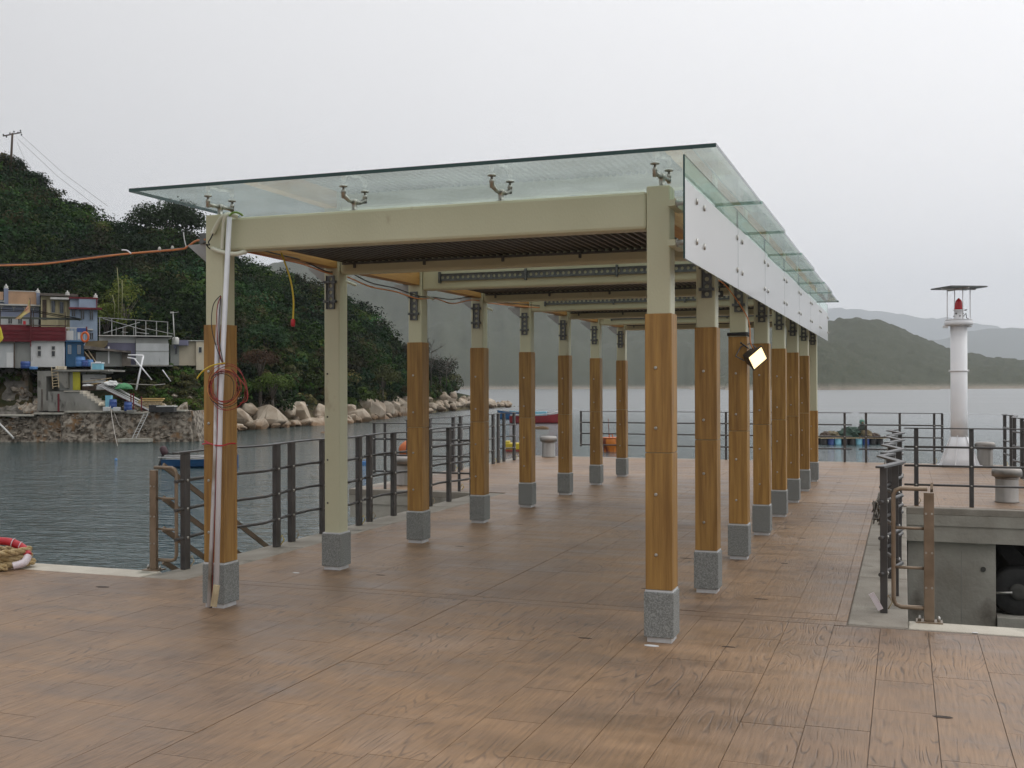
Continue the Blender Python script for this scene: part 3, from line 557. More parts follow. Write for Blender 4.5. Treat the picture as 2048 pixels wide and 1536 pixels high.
peach = wallm('peach_wall', (.50, .32, .20)); lilac = wallm('lilac_wall', (.22, .25, .34)); yellow_wall = wallm('yellow_wall', (.50, .44, .27))
bluewall = wallm('pale_blue_wall', (.27, .34, .44)); strongblue = wallm('strong_blue_wall', (.05, .15, .29)); maroon = wallm('maroon_cladding', (.14, .016, .022)); whitewall = wallm('white_wall', (.60, .61, .60))
greywall = wallm('grey_wall', (.30, .31, .29)); palegrey = wallm('pale_grey_panel', (.46, .48, .48)); violet = wallm('violet_grey_wall', (.19, .19, .27)); creamwall = wallm('cream_wall', (.56, .50, .38))
oldroof = mat('old_roof', (.07, .06, .05), (.15, .13, .11), 2, .9, .5); mossy = mat('mossy_roof', (.09, .08, .045), (.17, .13, .07), 1.5, .95, .8); trimw = mat('white_trim', (.55, .55, .52), (.45, .45, .42), 4, .7)
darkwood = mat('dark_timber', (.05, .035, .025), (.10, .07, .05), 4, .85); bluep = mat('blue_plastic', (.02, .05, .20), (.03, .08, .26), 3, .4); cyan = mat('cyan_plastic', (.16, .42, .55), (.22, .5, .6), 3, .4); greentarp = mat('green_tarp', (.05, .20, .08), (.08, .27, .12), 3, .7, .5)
lumber = mat('yellow_lumber', (.42, .28, .10), (.5, .36, .16), 5, .8, .3); polem = mat('pale_pole', (.50, .50, .48), (.4, .4, .38), 5, .6); yellowp = mat('yellow_paint', (.50, .47, .03), (.42, .40, .03), 3, .6)
steelg = mat('grey_frame_steel', (.32, .33, .33), (.22, .22, .2), 5, .6)

h = V('terrace_house', 'peach and lilac upper floor house with parapet finials, farthest left in the village', 'house', 0, 690, 104)
h.part('wall', lilac, [(-70, 80, 600, 700, .6, 8)]); h.part('parapet', peach, [(17, 74, 581, 607, .35, .6)]); h.part('wall', peach, [(-60, 7, 583, 599, .3, .6)], label='peach band left of the first pillar')
h.part('cornice', trimw, [(-72, 82, 607, 610, .1, .75), (17, 74, 579.5, 581, .3, .65)]); h.part('pillar', lilac, [(8, 17, 576, 608, .1, .7)]); h.part('pillar', lilac, [(74, 81, 583, 608, .1, .7)])
h.finial(12.5, 576.5, trimw); h.finial(77, 583.5, trimw); h.part('cornice', trimw, [(-72, 9, 601, 603, 0, .3)])
for x in (3, 28, 50, 68): h.part('roundel', trimw, [(x-4, x+4, 612, 613.4, .48, .6), (x-.7, x+.7, 613.4, 621, .5, .6)])
h.part('wall', palegrey, [(-60, 78, 632, 652, .4, .6)], label='pale lower band with washing behind the dark canopy')
for x in (16, 36, 58): h.window(x, x+9, 634, 647, trimw, dkpane, .38)
h = V('yellow_house', 'narrow yellow house with dark windows between the peach and blue houses', 'house', 110, 690, 104)
h.part('wall', yellow_wall, [(82, 140, 592, 700, 0, 7)]); h.part('roof', oldroof, [(80, 156, 588, 593, -.8, 7)]); h.part('awning', trimw, [(101, 156, 596, 600, -1.0, -.0)])
h.part('door', darkwood, [(85, 93, 600, 640, -.06, .01)]); h.window(103, 110, 602, 625, bluewall, dkpane, -.04); h.window(120, 127, 604, 626, bluewall, dkpane, -.04)
for x in (95, 112, 130): h.part('pilaster', yellow_wall, [(x, x+5, 600, 650, -.12, -.001)])
h = V('blue_house', 'pale blue two-storey house with red eave line and three upper windows', 'house', 168, 692, 102)
h.part('wall', bluewall, [(140, 195, 598, 692, 0, 7)]); h.part('parapet', bluewall, [(158, 192, 598, 617, -.25, -.01)]); h.part('eave', maroon, [(138, 204, 616, 619.5, -.8, .0)]); h.part('ridge_trim', maroon, [(138, 196, 595, 598, -.3, 7)])
h.part('downpipe', maroon, [(192.5, 194.5, 598, 617, -.30, -.26)]); h.finial(135, 591, trimw); h.finial(191.5, 595, trimw)
for x0, x1, a, b in ((143, 151, 620, 634), (161, 169, 620, 639), (179, 187, 620, 640), (179, 187, 665, 679)): h.window(x0, x1, a, b, bluewall, dkpane, -.03)
h.part('ledge', trimw, [(176, 186, 658, 660.5, -.5, -.01)])
h = V('canopy', 'dark sheet canopy on posts above the maroon clad terrace', 'canopy', 60, 690, 87)
mb = MB(); mb.add([(h.x(-90), -1.2, h.z(620)), (h.x(70), -1.4, h.z(623)), (h.x(164), -1.3, h.z(637)), (h.x(164), 3, h.z(632)), (h.x(70), 3.2, h.z(617)), (h.x(-90), 3, h.z(615))], [(0, 1, 4, 5), (1, 2, 3, 4)]); mb.add([(v[0], v[1], v[2]-.12) for v in mb.v], [(0, 1, 4, 5), (1, 2, 3, 4)])
mb.add([], []); mb.box(h.x(-90), h.x(164), -1.1, -1.0, h.z(640), h.z(636)); h.part('canopy_sheet', mat('canopy_sheet', (.06, .075, .06), (.10, .11, .09), 3, .8), mb=mb)
for x in (1, 62, 66, 130): h.part('post', darkwood, [(x, x+1.8, 624, 660, -1, -.85)])
h = V('white_house', 'white quayside house with two twin-pane windows under maroon cladding', 'house', 98, 733, 86, rz=-.04)
h.part('wall', whitewall, [(62, 129, 683, 734, 0, 6)]); h.part('cornice', trimw, [(64, 129, 681.5, 684.5, -.12, -.002)])
h.part('cladding', maroon, [(-80, 62, 651, 684, -.3, 5), (62.3, 131.5, 654, 682, -.34, 5)]); h.part('beam', darkwood, [(54, 132, 650.5, 652.5, -.45, -.31)])
for i, y in enumerate((661, 668.5, 676)): h.part('cladding_strip', maroon, [(-80, 131, y+.2, y+1, -.40, -.345)])
h.part('wall', greywall, [(30, 61.5, 684.2, 736, .35, 5)], label='grey side wall left of the white front'); h.part('post', maroon, [(61.6, 63.4, 655, 694, -.5, -.41)])
for x in (75, 103):
    h.window(x, x+7.5, 692, 700, trimw, dkpane, -.03, False); h.window(x, x+7.5, 701.5, 713, trimw, dkpane, -.03, False)
h.part('downpipe', white_paint, [(127.5, 129.5, 694, 732, -.1, -.01)]); h.part('lantern', red_tape, [(47, 52, 643, 650, -.2, .1)])
h = V('shed', 'pale metal shed with dark gap at the left end of the white house', 'shed', 14, 736, 85)
h.part('wall', palegrey, [(-60, 28, 686, 735, 0, 4)]); h.part('door', whitewall, [(13, 27, 705, 735, -.06, -.003)]); h.part('post', darkwood, [(27.5, 30, 684, 735, -.1, .5)]); h.part('roof', oldroof, [(-62, 30, 683, 686, -.3, 4)])
h = V('blue_hut', 'strong blue hut with two slim cream-framed windows beside the white house', 'hut', 148, 733, 87)
h.part('wall', strongblue, [(131.5, 168, 684, 733, 0, 4)]); h.part('roof', strongblue, [(130, 170, 681, 684, -.25, 4)]); cf = mat('cream_frame', (.5, .45, .33))
for x in (136, 155): h.window(x, x+6.5, 690, 708, cf, bluewall, -.03, False)
h.part('railing', trimw, [(131, 176, 655, 657, -.1, 0)]+[(131+i*6.3, 132+i*6.3, 657, 681, -.08, -.03) for i in range(7)]); h.part('washing', whitewall, [(133, 147, 662, 680, -.2, -.12), (156, 160, 664, 678, -.2, -.12)]); h.part('washing', bluep, [(154, 172, 656, 664, -.25, -.13)]); h.part('washing', maroon, [(172, 175, 653, 668, -.2, -.11)])
mb = MB(); pts = [(.27*math.cos(a)*1.0, 0, .36*math.sin(a)) for a in np.linspace(0, 2*math.pi, 25)]; mb.tube(pts, .09, 8, cap=False)
tag(ob('lifebuoy', mb, mat('orange_ring', (.60, .12, .02), (.5, .1, .02), 4, .5), loc=W(170, 674, 86.3), rz=YAW), 'orange lifebuoy ring hanging above the blue hut', 'lifebuoy')
h = V('lean_to', 'collapsed grey lean-to with sloping slab roof right of the blue hut', 'shack', 215, 734, 87)
h.part('wall', greywall, [(192, 250, 704, 733, 0, 3)]); mb = MB(); mb.prism([(h.x(168), h.z(692)), (h.x(240), h.z(701)), (h.x(262), h.z(702)), (h.x(262), h.z(706)), (h.x(168), h.z(699))], -1.0, 3.4); h.part('roof', oldroof, mb=mb)
mb = MB(); mb.prism([(h.x(172), h.z(683)), (h.x(216), h.z(681)), (h.x(214), h.z(690)), (h.x(205), h.z(697.5)), (h.x(170), h.z(691.5))], 0, 3.6); h.part('roof', mossy, mb=mb, label='mossy upper roof')
for a, b in (((170, 704), (188, 727)), ((176, 700), (196, 730))):
    mb = MB(); mb.bar((h.x(a[0]), -.6, h.z(a[1])), (h.x(b[0]), -.8, h.z(b[1])), .18, .05); h.part('plank', scrap, mb=mb)
h.part('wall', darkwood, [(168, 192, 706, 733, .8, 3)], label='dark panel standing for the shaded opening under the slab roof'); mb = MB(); mb.box(h.x(216), h.x(219), -.1, 0, h.z(727), h.z(693)); h.part('pipe', white_paint, mb=mb); h.part('pilaster', oldroof, [(244, 262, 704, 732, -.4, .0)])  # dark box under the slab roof paints the shaded opening
h = V('long_building', 'long low pale grey building with the steel frame on its roof', 'building', 270, 731, 90)
h.part('wall', palegrey, [(199, 271, 672.5, 686, 0, 5)]); h.part('wall', violet, [(205, 271, 686.2, 731, .05, 5)], label='violet grey painted lower wall'); h.part('wall', palegrey, [(271.8, 338, 687, 730, -.5, 5)], label='white panelled end wall')
h.part('wall', greywall, [(271.5, 337, 676, 686.8, -.2, 5)]); h.part('coping', trimw, [(199, 345, 671.5, 673.2, -.65, 5)]); h.part('seam', greywall, [(272, 338, 702, 703, -.53, -.502)]); h.part('slab', conc, [(262, 345, 730.2, 733, -1.4, 2)])
f = V('roof_frame', 'bare steel awning frame standing on the long grey building', 'frame', 268, 672, 91)
for x in (199, 223, 270.5, 291, 312.5, 335): f.part('post', steelg, [(x, x+1.8, 636+(x-199)*.05, 672, 0, .08)])
for x in (245, 267, 231): f.part('post', steelg, [(x, x+1.2, 651, 672, 2.5, 2.58)])
mb = MB()
for a, b, d0, d1 in (((198, 636), (337, 643), 0, 0), ((198, 631), (337, 638), 3.5, 3.5), ((270, 664), (298, 667), 0, 0), ((243, 661), (255, 662), 2.5, 2.5), ((205, 634), (290, 660), 3, 0), ((290, 656), (347, 667), 0, 0), ((206, 665), (280, 640), 2, 3)): mb.bar((f.x(a[0]), d0, f.z(a[1])), (f.x(b[0]), d1, f.z(b[1])), .05, .05)
f.part('crossbar', steelg, mb=mb)
h = V('cream_building', 'cream building with one small window, rightmost of the village', 'building', 380, 731, 93)
h.part('wall', greywall, [(341, 358, 690, 731, -.2, 4)], label='stained grey end bay'); h.part('wall', creamwall, [(358.3, 392, 682, 731, 0, 5)]); h.part('wall', creamwall, [(392.3, 420, 683, 740, -.35, 5)]); h.window(397, 404, 694, 706, trimw, dkpane, -.38, False); h.window(349.5, 355.5, 693, 709, greywall, dkpane, -.23, False)
h.part('coping', trimw, [(356, 424, 681, 682.3, -.45, 5)])
mb = MB(); mb.lathe([(.28, 0), (.30, .05), (.30, .5), (.2, .62)], (0, 0, 0), 14); tag(ob('water_tank', mb, trimw, loc=W(351, 689, 92)), 'small white water tank on the stained end bay roof', 'tank')
mb = MB(); mb.box(-.5, .5, -.3, .3, 0, .45); mb.box(-.62, -.5, -.3, .3, -.25, .3); tag(ob('tarp_bundle', mb, violet, loc=W(364, 691, 92.4), rz=YAW+.1), 'grey bundle of covers beside the white tank on the cream building', 'bundle')
mb = MB(); mb.tube([(0, 0, 0), (-.12, 0, 2.3)], .045, 6)
mb.tube([(-.35, 0, 2.25), (.35, 0, 2.35)], .02, 5); mb.lathe([(.16, 0), (.16, .12)], (-.2, 0, 2.25), 10); tag(ob('antenna_mast', mb, polem, loc=W(349, 680, 91.5), rz=YAW), 'slim aerial mast on the roof beside the steel frame', 'antenna')
# terrace things
def box_thing(name, label, cat, px, py, D, w_, h_, d_, m, rz=0., lid=None):
    t = thing(name, label, cat, W(px, py, D), YAW+rz); mb = MB(); mb.box(-w_/2, w_/2, -d_/2, d_/2, 0, h_); ob('body', mb, m, t, bevel=.02)
    if lid: mb = MB(); mb.box(-w_/2-.04, w_/2+.04, -d_/2-.04, d_/2+.04, h_+.002, h_+.07); mb.box(-w_/4, w_/4, -d_/4, d_/4, h_+.07, h_+.13); ob('lid', mb, lid, t)
    return t
def drum(name, label, cat, px, py, D, r, h_, m, rz=0, rim=True):
    t = thing(name, label, cat, W(px, py, D), YAW); mb = MB(); mb.lathe([(r*.92, 0), (r, .05), (r, h_*.3), (r*1.03, h_*.33), (r, h_*.36), (r, h_*.66), (r*1.03, h_*.69), (r, h_*.72), (r*.95, h_)], (0, 0, 0), 16); ob('body', mb, m, t)
    if rim: mb = MB(); mb.lathe([(r*.97, 0), (r*.97, .04), (r*.5, .05)], (0, 0, h_), 16); ob('lid', mb, m, t)
    return t
ltblue = mat('mid_blue_plastic', (.06, .17, .40), (.08, .22, .46), 3, .45)
drum('bucket', 'deep blue bucket by the corner of the white house', 'bucket', 51, 737, 84.4, .36, .55, bluep, rim=False)
drum('basin', 'dark blue basin at the terrace edge beside the bucket', 'basin', 67, 739, 83.8, .30, .22, ltblue, rim=False)
drum('barrel', 'largest of the three blue barrels in front of the blue hut', 'barrel', 161, 733, 85.2, .36, .72, ltblue); drum('barrel', 'small blue barrel in the middle of the three by the hut', 'barrel', 171, 733, 84.9, .24, .45, bluep); drum('barrel', 'blue barrel nearest the white cool box', 'barrel', 180, 733, 85.1, .25, .5, ltblue)
box_thing('cool_box', 'white and pale blue cool box on the terrace edge', 'box', 196, 741, 84.4, .75, .55, .5, cyan, lid=white_paint); box_thing('cool_box', 'white crate standing left of the pale blue cool box', 'box', 187.5, 741, 84.5, .3, .6, .4, whitewall)
mb = MB(); mb.tube([(-.45, 0, 0), (.45, .1, 0)], .15, 12); tag(ob('sheet_roll', mb, whitewall, loc=W(213, 743, 84.2), rz=YAW-.1), 'white roll of sheeting lying at the terrace edge', 'roll')
box_thing('foam_block', 'cream foam block on the roof of the hut with the yellow door', 'block', 122, 739, 83.6, .7, .25, .4, creamwall)
h = V('store_hut', 'low grey hut with bright yellow door under the terrace', 'hut', 140, 781, 82.6)
h.part('wall', greywall, [(119, 146, 743, 781, 0, 2.5)]); h.part('door', yellowp, [(146.3, 160, 744, 780, -.05, .1)]); h.part('wall', palegrey, [(162, 187, 749, 766, .3, 2.5)]); h.part('wall', darkwood, [(160.2, 187, 766, 781, .35, 2.5)], label='dark panel standing for the shaded lower opening')  # lower dark box paints the shade of an open bay
h.part('roof', conc, [(112, 222, 739.5, 743, -.6, 3)])
mb = MB()
for i in range(7): mb.box(-.22, .22, -.02, .02, .15+i*.22, .19+i*.22)
mb.box(-.25, -.21, -.03, .03, 0, 1.7); mb.box(.21, .25, -.03, .03, 0, 1.7); l = tag(ob('wooden_ladder', mb, scrap, loc=W(112, 777, 81.8), rz=YAW), 'short wooden ladder leaning by the low grey hut', 'ladder'); l.rotation_euler = (-.2, -.15, YAW)
# concrete retaining walls and stairs
h = V('retaining_wall', 'stained concrete retaining wall carrying the stepped path below the terrace', 'wall', 140, 822, 80.6)
mb = MB(); mb.prism([(h.x(56), h.z(822)), (h.x(56), h.z(741)), (h.x(118), h.z(741)), (h.x(118), h.z(776)), (h.x(112), h.z(776)), (h.x(106), h.z(768)), (h.x(98), h.z(760)), (h.x(92), h.z(752)), (h.x(74), h.z(752)), (h.x(74), h.z(800)), (h.x(100), h.z(822))], 1.6, 4); h.part('wall', conc, mb=mb)
st = []; x, y = 132, 783
poly = [(h.x(100), h.z(822)), (h.x(100), h.z(783)), (h.x(162), h.z(783))]; y = 783
for i in range(8): x = 162+i*7.6; y2 = 783+(i+1)*4.7; poly += [(h.x(x), h.z(y2)), (h.x(x+7.6), h.z(y2))]
poly += [(h.x(224), h.z(822))]; mb = MB(); mb.prism(poly, -.3, .9); h.part('wall', conc, mb=mb, label='lower wall with the stair flight')
for i in range(8): h.part('step', kerb_pale, [(161+i*7.6, 169+i*7.6, 783+i*4.7-.3, 783+(i+1)*4.7-.05, -.25, 1.1)])
h.part('coping', kerb_pale, [(132, 163, 781.5, 783.2, -.4, 1.2)])
mb = MB()
for i in range(10): mb.box(0, .02, i*.1, i*.1+.085, 0, 3.9) if False else None
t = thing('plank_ramp', 'long grey plank ramp sloping down beside the stair to the quay', 'ramp', W(195, 770, 81.2), YAW)
a = Vector((0, 0, 0)); b_ = Vector(((300-195)*81/FPX, -.2, (770-822)*81/FPX))
for i in range(5):
    mb = MB(); off = Vector((.06*i, .26*i, .05*i)); mb.bar(a+off, b_+off+Vector((R.uniform(-.2, .2), 0, 0)), .24, .05); ob('plank', mb, mat('weathered_board_%d' % i, (.26+.03*i, .26+.03*i, .27+.02*i), (.36, .36, .36), 4, .85, .3, stretch=(.5, 4, 4)), t)
mb = MB(); mb.bar(a+Vector((.05, .5, -.12)), b_+Vector((-.1, .5, -.12)), .12, .14); ob('beam', mb, maroon, t)
for i, (px, py, w_, h_, c, lab) in enumerate(((224, 771, .85, .35, whitewall, 'crumpled white sheet on the scrap heap above the ramp'), (203, 779, .6, .25, palegrey, 'grey box half buried in the scrap heap by the ramp'), (176, 772, .5, .15, whitewall, 'white board end sticking out beside the yellow door'), (246, 778, 1.0, .42, greentarp, 'green tarpaulin heap above the plank ramp'), (205, 812, .45, .3, creamwall, 'cream sack on the stair under the ramp'), (218, 818, .4, 1.0, cyan, 'pale blue board standing beside the stair foot'))):
    bm = bmesh.new(); bmesh.ops.create_icosphere(bm, subdivisions=3, radius=.5)
    for v in bm.verts: v.co = Vector((v.co.x*w_*1.3, v.co.y*.7, max(0, v.co.z+.1)*h_*1.7)) * (1+.35*noise.noise(v.co*3+Vector((i*5, 0, 0))))
    me = bpy.data.meshes.new('heap'); bm.to_mesh(me); bm.free(); me.materials.append(c)
    if i in (1, 5): mb = MB(); mb.box(-w_/2, w_/2, -.2, .2, 0, h_); me = mb.mesh('box', c)
    tag(ob(('scrap_sheet', 'scrap_box', 'scrap_board', 'tarpaulin', 'sack', 'blue_board')[i], me, None, loc=W(px, py, 81.8 if i < 4 else 80.2), rz=YAW), lab, ('sheet', 'box', 'board', 'tarp', 'sack', 'board')[i])
for i, (x0, y0, x1, y1, lab) in enumerate(((165, 764, 222, 756, 'long pale plank lying across the top of the scrap heap'), (172, 771, 216, 762, 'yellowish plank in the middle of the scrap heap'), (196, 764, 262, 768, 'white batten crossing the scrap heap towards the tarpaulin'), (181, 757, 214, 759, 'short dark plank uppermost on the scrap heap'))):
    p = W(x0, y0, 81.9); q = W(x1, y1, 82.2); mb = MB(); mb.bar((0, 0, 0), q-p, .22, .05); tag(ob('loose_plank', mb, (scrap, lumber, whitewall, darkwood)[i], loc=p), lab, 'plank')
drum('barrel', 'dark blue drum under the ramp near the stair foot', 'barrel', 226, 816, 80, .26, .6, bluep); drum('barrel', 'blue drum at the lower end of the plank ramp', 'barrel', 256, 822, 79.6, .28, .62, bluep); box_thing('foam_box', 'white foam box on the quay beside the stair foot', 'box', 234, 822, 79.4, .45, .28, .4, whitewall); box_thing('foam_box', 'white foam block on the last stair step', 'box', 213, 822, 79.5, .4, .3, .4, whitewall)
t = thing('lumber_stack', 'stack of yellow boards behind the quay table', 'lumber', W(298, 816, 81.6), YAW)
for i in range(6): mb = MB(); mb.box(-1.15+.12*i, .9+.1*(i % 3), -.3+.08*(i % 2), .3, .13*i, .13*i+.09); ob('board', mb, lumber if i > 3 else scrap, t)
t = thing('quay_table', 'low black table with a pale top at the quay end', 'table', W(334, 824, 79.3), YAW); mb = MB(); mb.box(-.65, .65, -.4, .4, .38, .46); ob('table_top', mb, trimw, t); mb = MB(); mb.box(-.6, .6, -.35, .35, 0, .375); ob('skirt', mb, rubber, t)
box_thing('black_crate', 'black crate left of the low quay table', 'crate', 310, 824, 79.4, .75, .5, .5, rubber); box_thing('concrete_block', 'grey concrete block on the quay edge near the metal ladder', 'block', 263, 826, 78.8, .55, .22, .5, conc)
for i, x in enumerate((262, 267, 283)):
    mb = MB(); mb.box(-.035, .035, -.035, .035, 0, (1.3, 1.3, 1.05)[i]); tag(ob('stake', mb, maroon, loc=W(x, 822, 79.8), rz=YAW), ('left stake of the close pair beside the ramp end', 'right stake of the close pair beside the ramp end', 'lone rusty stake left of the black crate')[i], 'stake', 'rusty stakes on the quay')
for i, (x, y, hh) in enumerate(((84, 822, 1.6), (117, 823, 1.3))):
    mb = MB(); mb.box(-.05, .05, -.05, .05, 0, hh); tag(ob('stake', mb, maroon if i else oldroof, loc=W(x, y, 80)), ('dark upright post before the left retaining wall', 'rusty upright post before the stair wall')[i], 'post')
# white pole tripod frame
t = thing('pole_frame', 'white pole frame leaning out over the scrap bank', 'frame', W(274, 780, 83), YAW); s = 83/FPX
for a, b, r in (((274, 780), (285, 711), .07), ((258, 710), (285, 710.5), .05), ((257, 715), (271, 718), .05), ((271, 718), (302, 760), .05), ((327, 740), (340, 763), .04)): mb = MB(); mb.tube([((a[0]-274)*s, -.2, (780-a[1])*s), ((b[0]-274)*s, .2, (780-b[1])*s)], r, 7); ob('pole', mb, white_paint, t)
# flags on the waterfront
def flag(label, pts, D, cols, pole):
    t = thing('flag', label, 'flag', W(pts[0][0], pts[0][1], D), YAW); s = D/FPX; P0 = pts[0]; n = len(pts)//2
    mb = MB(); vs = [((x-P0[0])*s, .06*math.sin(i*1.7), (P0[1]-y)*s) for i, (x, y) in enumerate(pts)]
    mb.add(vs+[(v[0], v[1]+.02, v[2]) for v in vs], [list(range(len(pts))), [i+len(pts) for i in range(len(pts))][::-1]]+[(i, (i+1) % len(pts), (i+1) % len(pts)+len(pts), i+len(pts)) for i in range(len(pts))]); ob('cloth', mb, cols, t)
    mb = MB(); mb.tube([((pole[0][0]-P0[0])*s, 0, (P0[1]-pole[0][1])*s), ((pole[1][0]-P0[0])*s, 0, (P0[1]-pole[1][1])*s)], .03, 6); ob('pole', mb, darkwood, t)
flagm = mat('faded_flag', (.60, .50, .20), (.58, .28, .20), 1.5, .7, contrast=(.45, .6)); flag2 = mat('yellow_flag', (.62, .55, .04), (.55, .45, .03), 1.5, .7)
flag('faded yellow and pink flag blown out above the canopy', [(58, 598), (61, 612), (60, 624), (50, 630), (40, 638), (29, 638), (36, 632), (48, 622), (54, 612)], 84, flagm, ((60, 596), (61, 650))); flag('yellow pennant at the far left edge above the shed', [(-6, 645), (1, 655), (7, 676), (4, 682), (-2, 686), (-8, 670)], 80, flag2, ((-7, 640), (-6, 735)))
# masonry quay wall with stones
wall_m = mat('quay_masonry', (.06, .045, .03), (.31, .275, .225), 3.2, .9, 2, bscale=6, spots=((.20, .11, .045), 1.1, .56), contrast=(.38, .62)); stone_m = mat('quay_stone', (.13, .105, .075), (.32, .285, .235), 2.2, .9, 1.2, bscale=6, spots=((.19, .105, .045), 1.3, .57), perobj=.5); lime = mat('lime_coping', (.42, .40, .34), (.26, .25, .21), 3, .85, .4)
q = thing('quay_wall', 'old orange-stained masonry quay wall below the village', 'wall', W(150, 880, 80), YAW); s = 80/FPX
def qy(x): return 0.25*math.sin(x*.35)
mb = MB(); nx = 130; vs = []; fs = []
xs = np.linspace(-36, (381-150)*s, nx)
for i, x in enumerate(xs):
    top = (880-(823 if x > -1 else (826+(8 if x < -3.5 else 0)+(-x-3.5 if x < -3.5 else 0)*2)))*s
    for k in range(9):
        z = -1.2+(top+1.2)*k/8; lean = .45*(top-z)/2.3; vs.append((x+(lean*.5 if i == nx-1 else 0), -lean+.22*fbm(x, z, 1.1, 3, 7)+(0 if x > -1 else .4), z))
    vs.append((x, 2.2, top))
for i in range(nx-1):
    for k in range(9): a = i*10+k; fs.append((a, a+10, a+11, a+1))
e0 = (nx-1)*10; fs.append([e0+k for k in range(10)]+[]); mb.add(vs, fs); ob('wall_core', mb, wall_m, q)
e_x = xs[-1]; mb = MB(); mb.prism([(e_x-.3, -1.2), (e_x+.85, -1.2), (e_x+.1, .2+57*s-.2), (e_x-.3, 57*s)], .1, 4.5); ob('wall_end', mb, wall_m, q)
for i in range(290):
    x = R.uniform(-6, e_x-.4); z = R.uniform(-.1, 1.85); w_ = R.uniform(.16, .55); hh = R.uniform(.10, .26); o = bpy.data.objects.new('stone', BM[i % 12].copy() if i < 12 else STN[i % 12]); C.objects.link(o)
    if i < 12: o.data.materials.clear(); o.data.materials.append(stone_m); STN = STN+[o.data] if i else [o.data]
    o.parent = q; o.location = (x, -.45*(2.1-z)/2.3+.05+(0 if x > -1 else .4), z); o.scale = (w_/2, .16, hh/2); o.rotation_euler = (0, R.uniform(-.12, .12), 0)
for x0, x1, yt in ((-100, 70, 829), (70, 131, 825.5), (131, 256, 821.8), (256, 300, 824.5), (300, 372, 820.5)): mb = MB(); mb.box((x0+.3-150)*s, (x1-.3-150)*s, -.22, .8, (880-yt-1.8)*s-.06, (880-yt)*s); ob('coping_stone', mb, lime, q, bevel=.03)
t = thing('metal_ladder', 'pale metal ladder leaning against the quay wall', 'ladder', W(276, 877, 78.6), YAW)
A = Vector((-.32, -.35, 0)); B = Vector((.42, .05, 1.78)); dx = Vector((.29, 0, .03))
for a in (A, A+dx): mb = MB(); mb.bar(a, a+B-A, .06, .05); ob('rail', mb, polem, t)
for i in range(9): p = A+(B-A)*((i+.5)/9); mb = MB(); mb.bar(p, p+dx, .03, .03); ob('rung', mb, polem, t)
mb = MB(); mb.box(-1.3, .9, -.5, .6, -.25, 0); tag(ob('landing_ledge', mb, lime, loc=W(276, 877, 78.8), rz=YAW), 'pale stone ledge at the foot of the metal ladder', 'ledge')
p = W(-6, 842, 78); q2 = W(27, 876, 76.5); mb = MB(); mb.tube([(0, 0, 0), q2-p], .07, 6); tag(ob('leaning_pole', mb, polem, loc=p), 'white pole slanting into the water at the far left of the quay', 'pole')
def line(name, label, pts, r, m, cat='rope', n=5, group=None):
    p = Vector(pts[0]); mb = MB(); mb.tube([Vector(a)-p for a in pts], r, n); return tag(ob(name, mb, m, loc=p), label, cat, group)
line('mooring_rope', 'thin pale mooring rope running from the stair foot into the water', [W(221, 812, 79.5), W(224, 835, 78), W(229, 865, 76), W(235, 892, 72)], .025, pale_rope)
line('mooring_rope', 'faint second mooring rope lying against the quay wall', [W(228, 825, 79.2), W(238, 850, 78.3), W(252, 862, 78)], .015, pale_rope)
line('clothes_line', 'drooping line strung over the bank from the scrap heap', [W(196, 763, 82), W(262, 768, 82), W(310, 770, 83), W(330, 768, 84)], .025, pale_rope, 'line')
# rubble of the scree below the left terrace
gk = np.linspace(.9, 9.5, 26); gp = np.linspace(-140, 112, 60); PS = np.zeros((26, 60, 3))
for i, k in enumerate(gk):
    for j, x in enumerate(gp):
        D = float(interp(x, SHORE))+k; u, v = uv2w((x-1024)/FPX*D, D); PS[i, j] = (u, v, near_z(x, D)+.10+.30*fbm(u, v, 1.3, 4, 9)-(.6 if i in (0, 25) or j in (0, 59) else 0))
_link('rubble_bank', grid_mesh('rubble_bank', PS, mat('rubble_rock', (.05, .045, .035), (.21, .195, .17), 1.6, .9, 2, bscale=4, spots=((.12, .08, .04), .8, .56)), False))
scree = bpy.data.objects.new('scree_bank', None); C.objects.link(scree); scree['kind'] = 'structure'
SR = [b_.copy() for b_ in BM[:6]]
for b_ in SR: b_.materials.clear(); b_.materials.append(stone_m)
for i in range(150):
    x = R.uniform(-130, 95) if i < 120 else R.uniform(230, 400); D = float(interp(x, SHORE))+R.uniform(1.2, 6.0); u, v = uv2w((x-1024)/FPX*D, D); s_ = R.uniform(.18, .75)
    o = bpy.data.objects.new('stone', SR[i % 6]); C.objects.link(o); o.parent = scree; o.location = (u, v, near_z(x, D)+.05); o.scale = (s_, s_, s_*.6); o.rotation_euler = (R.random(), R.random(), R.random()*6)
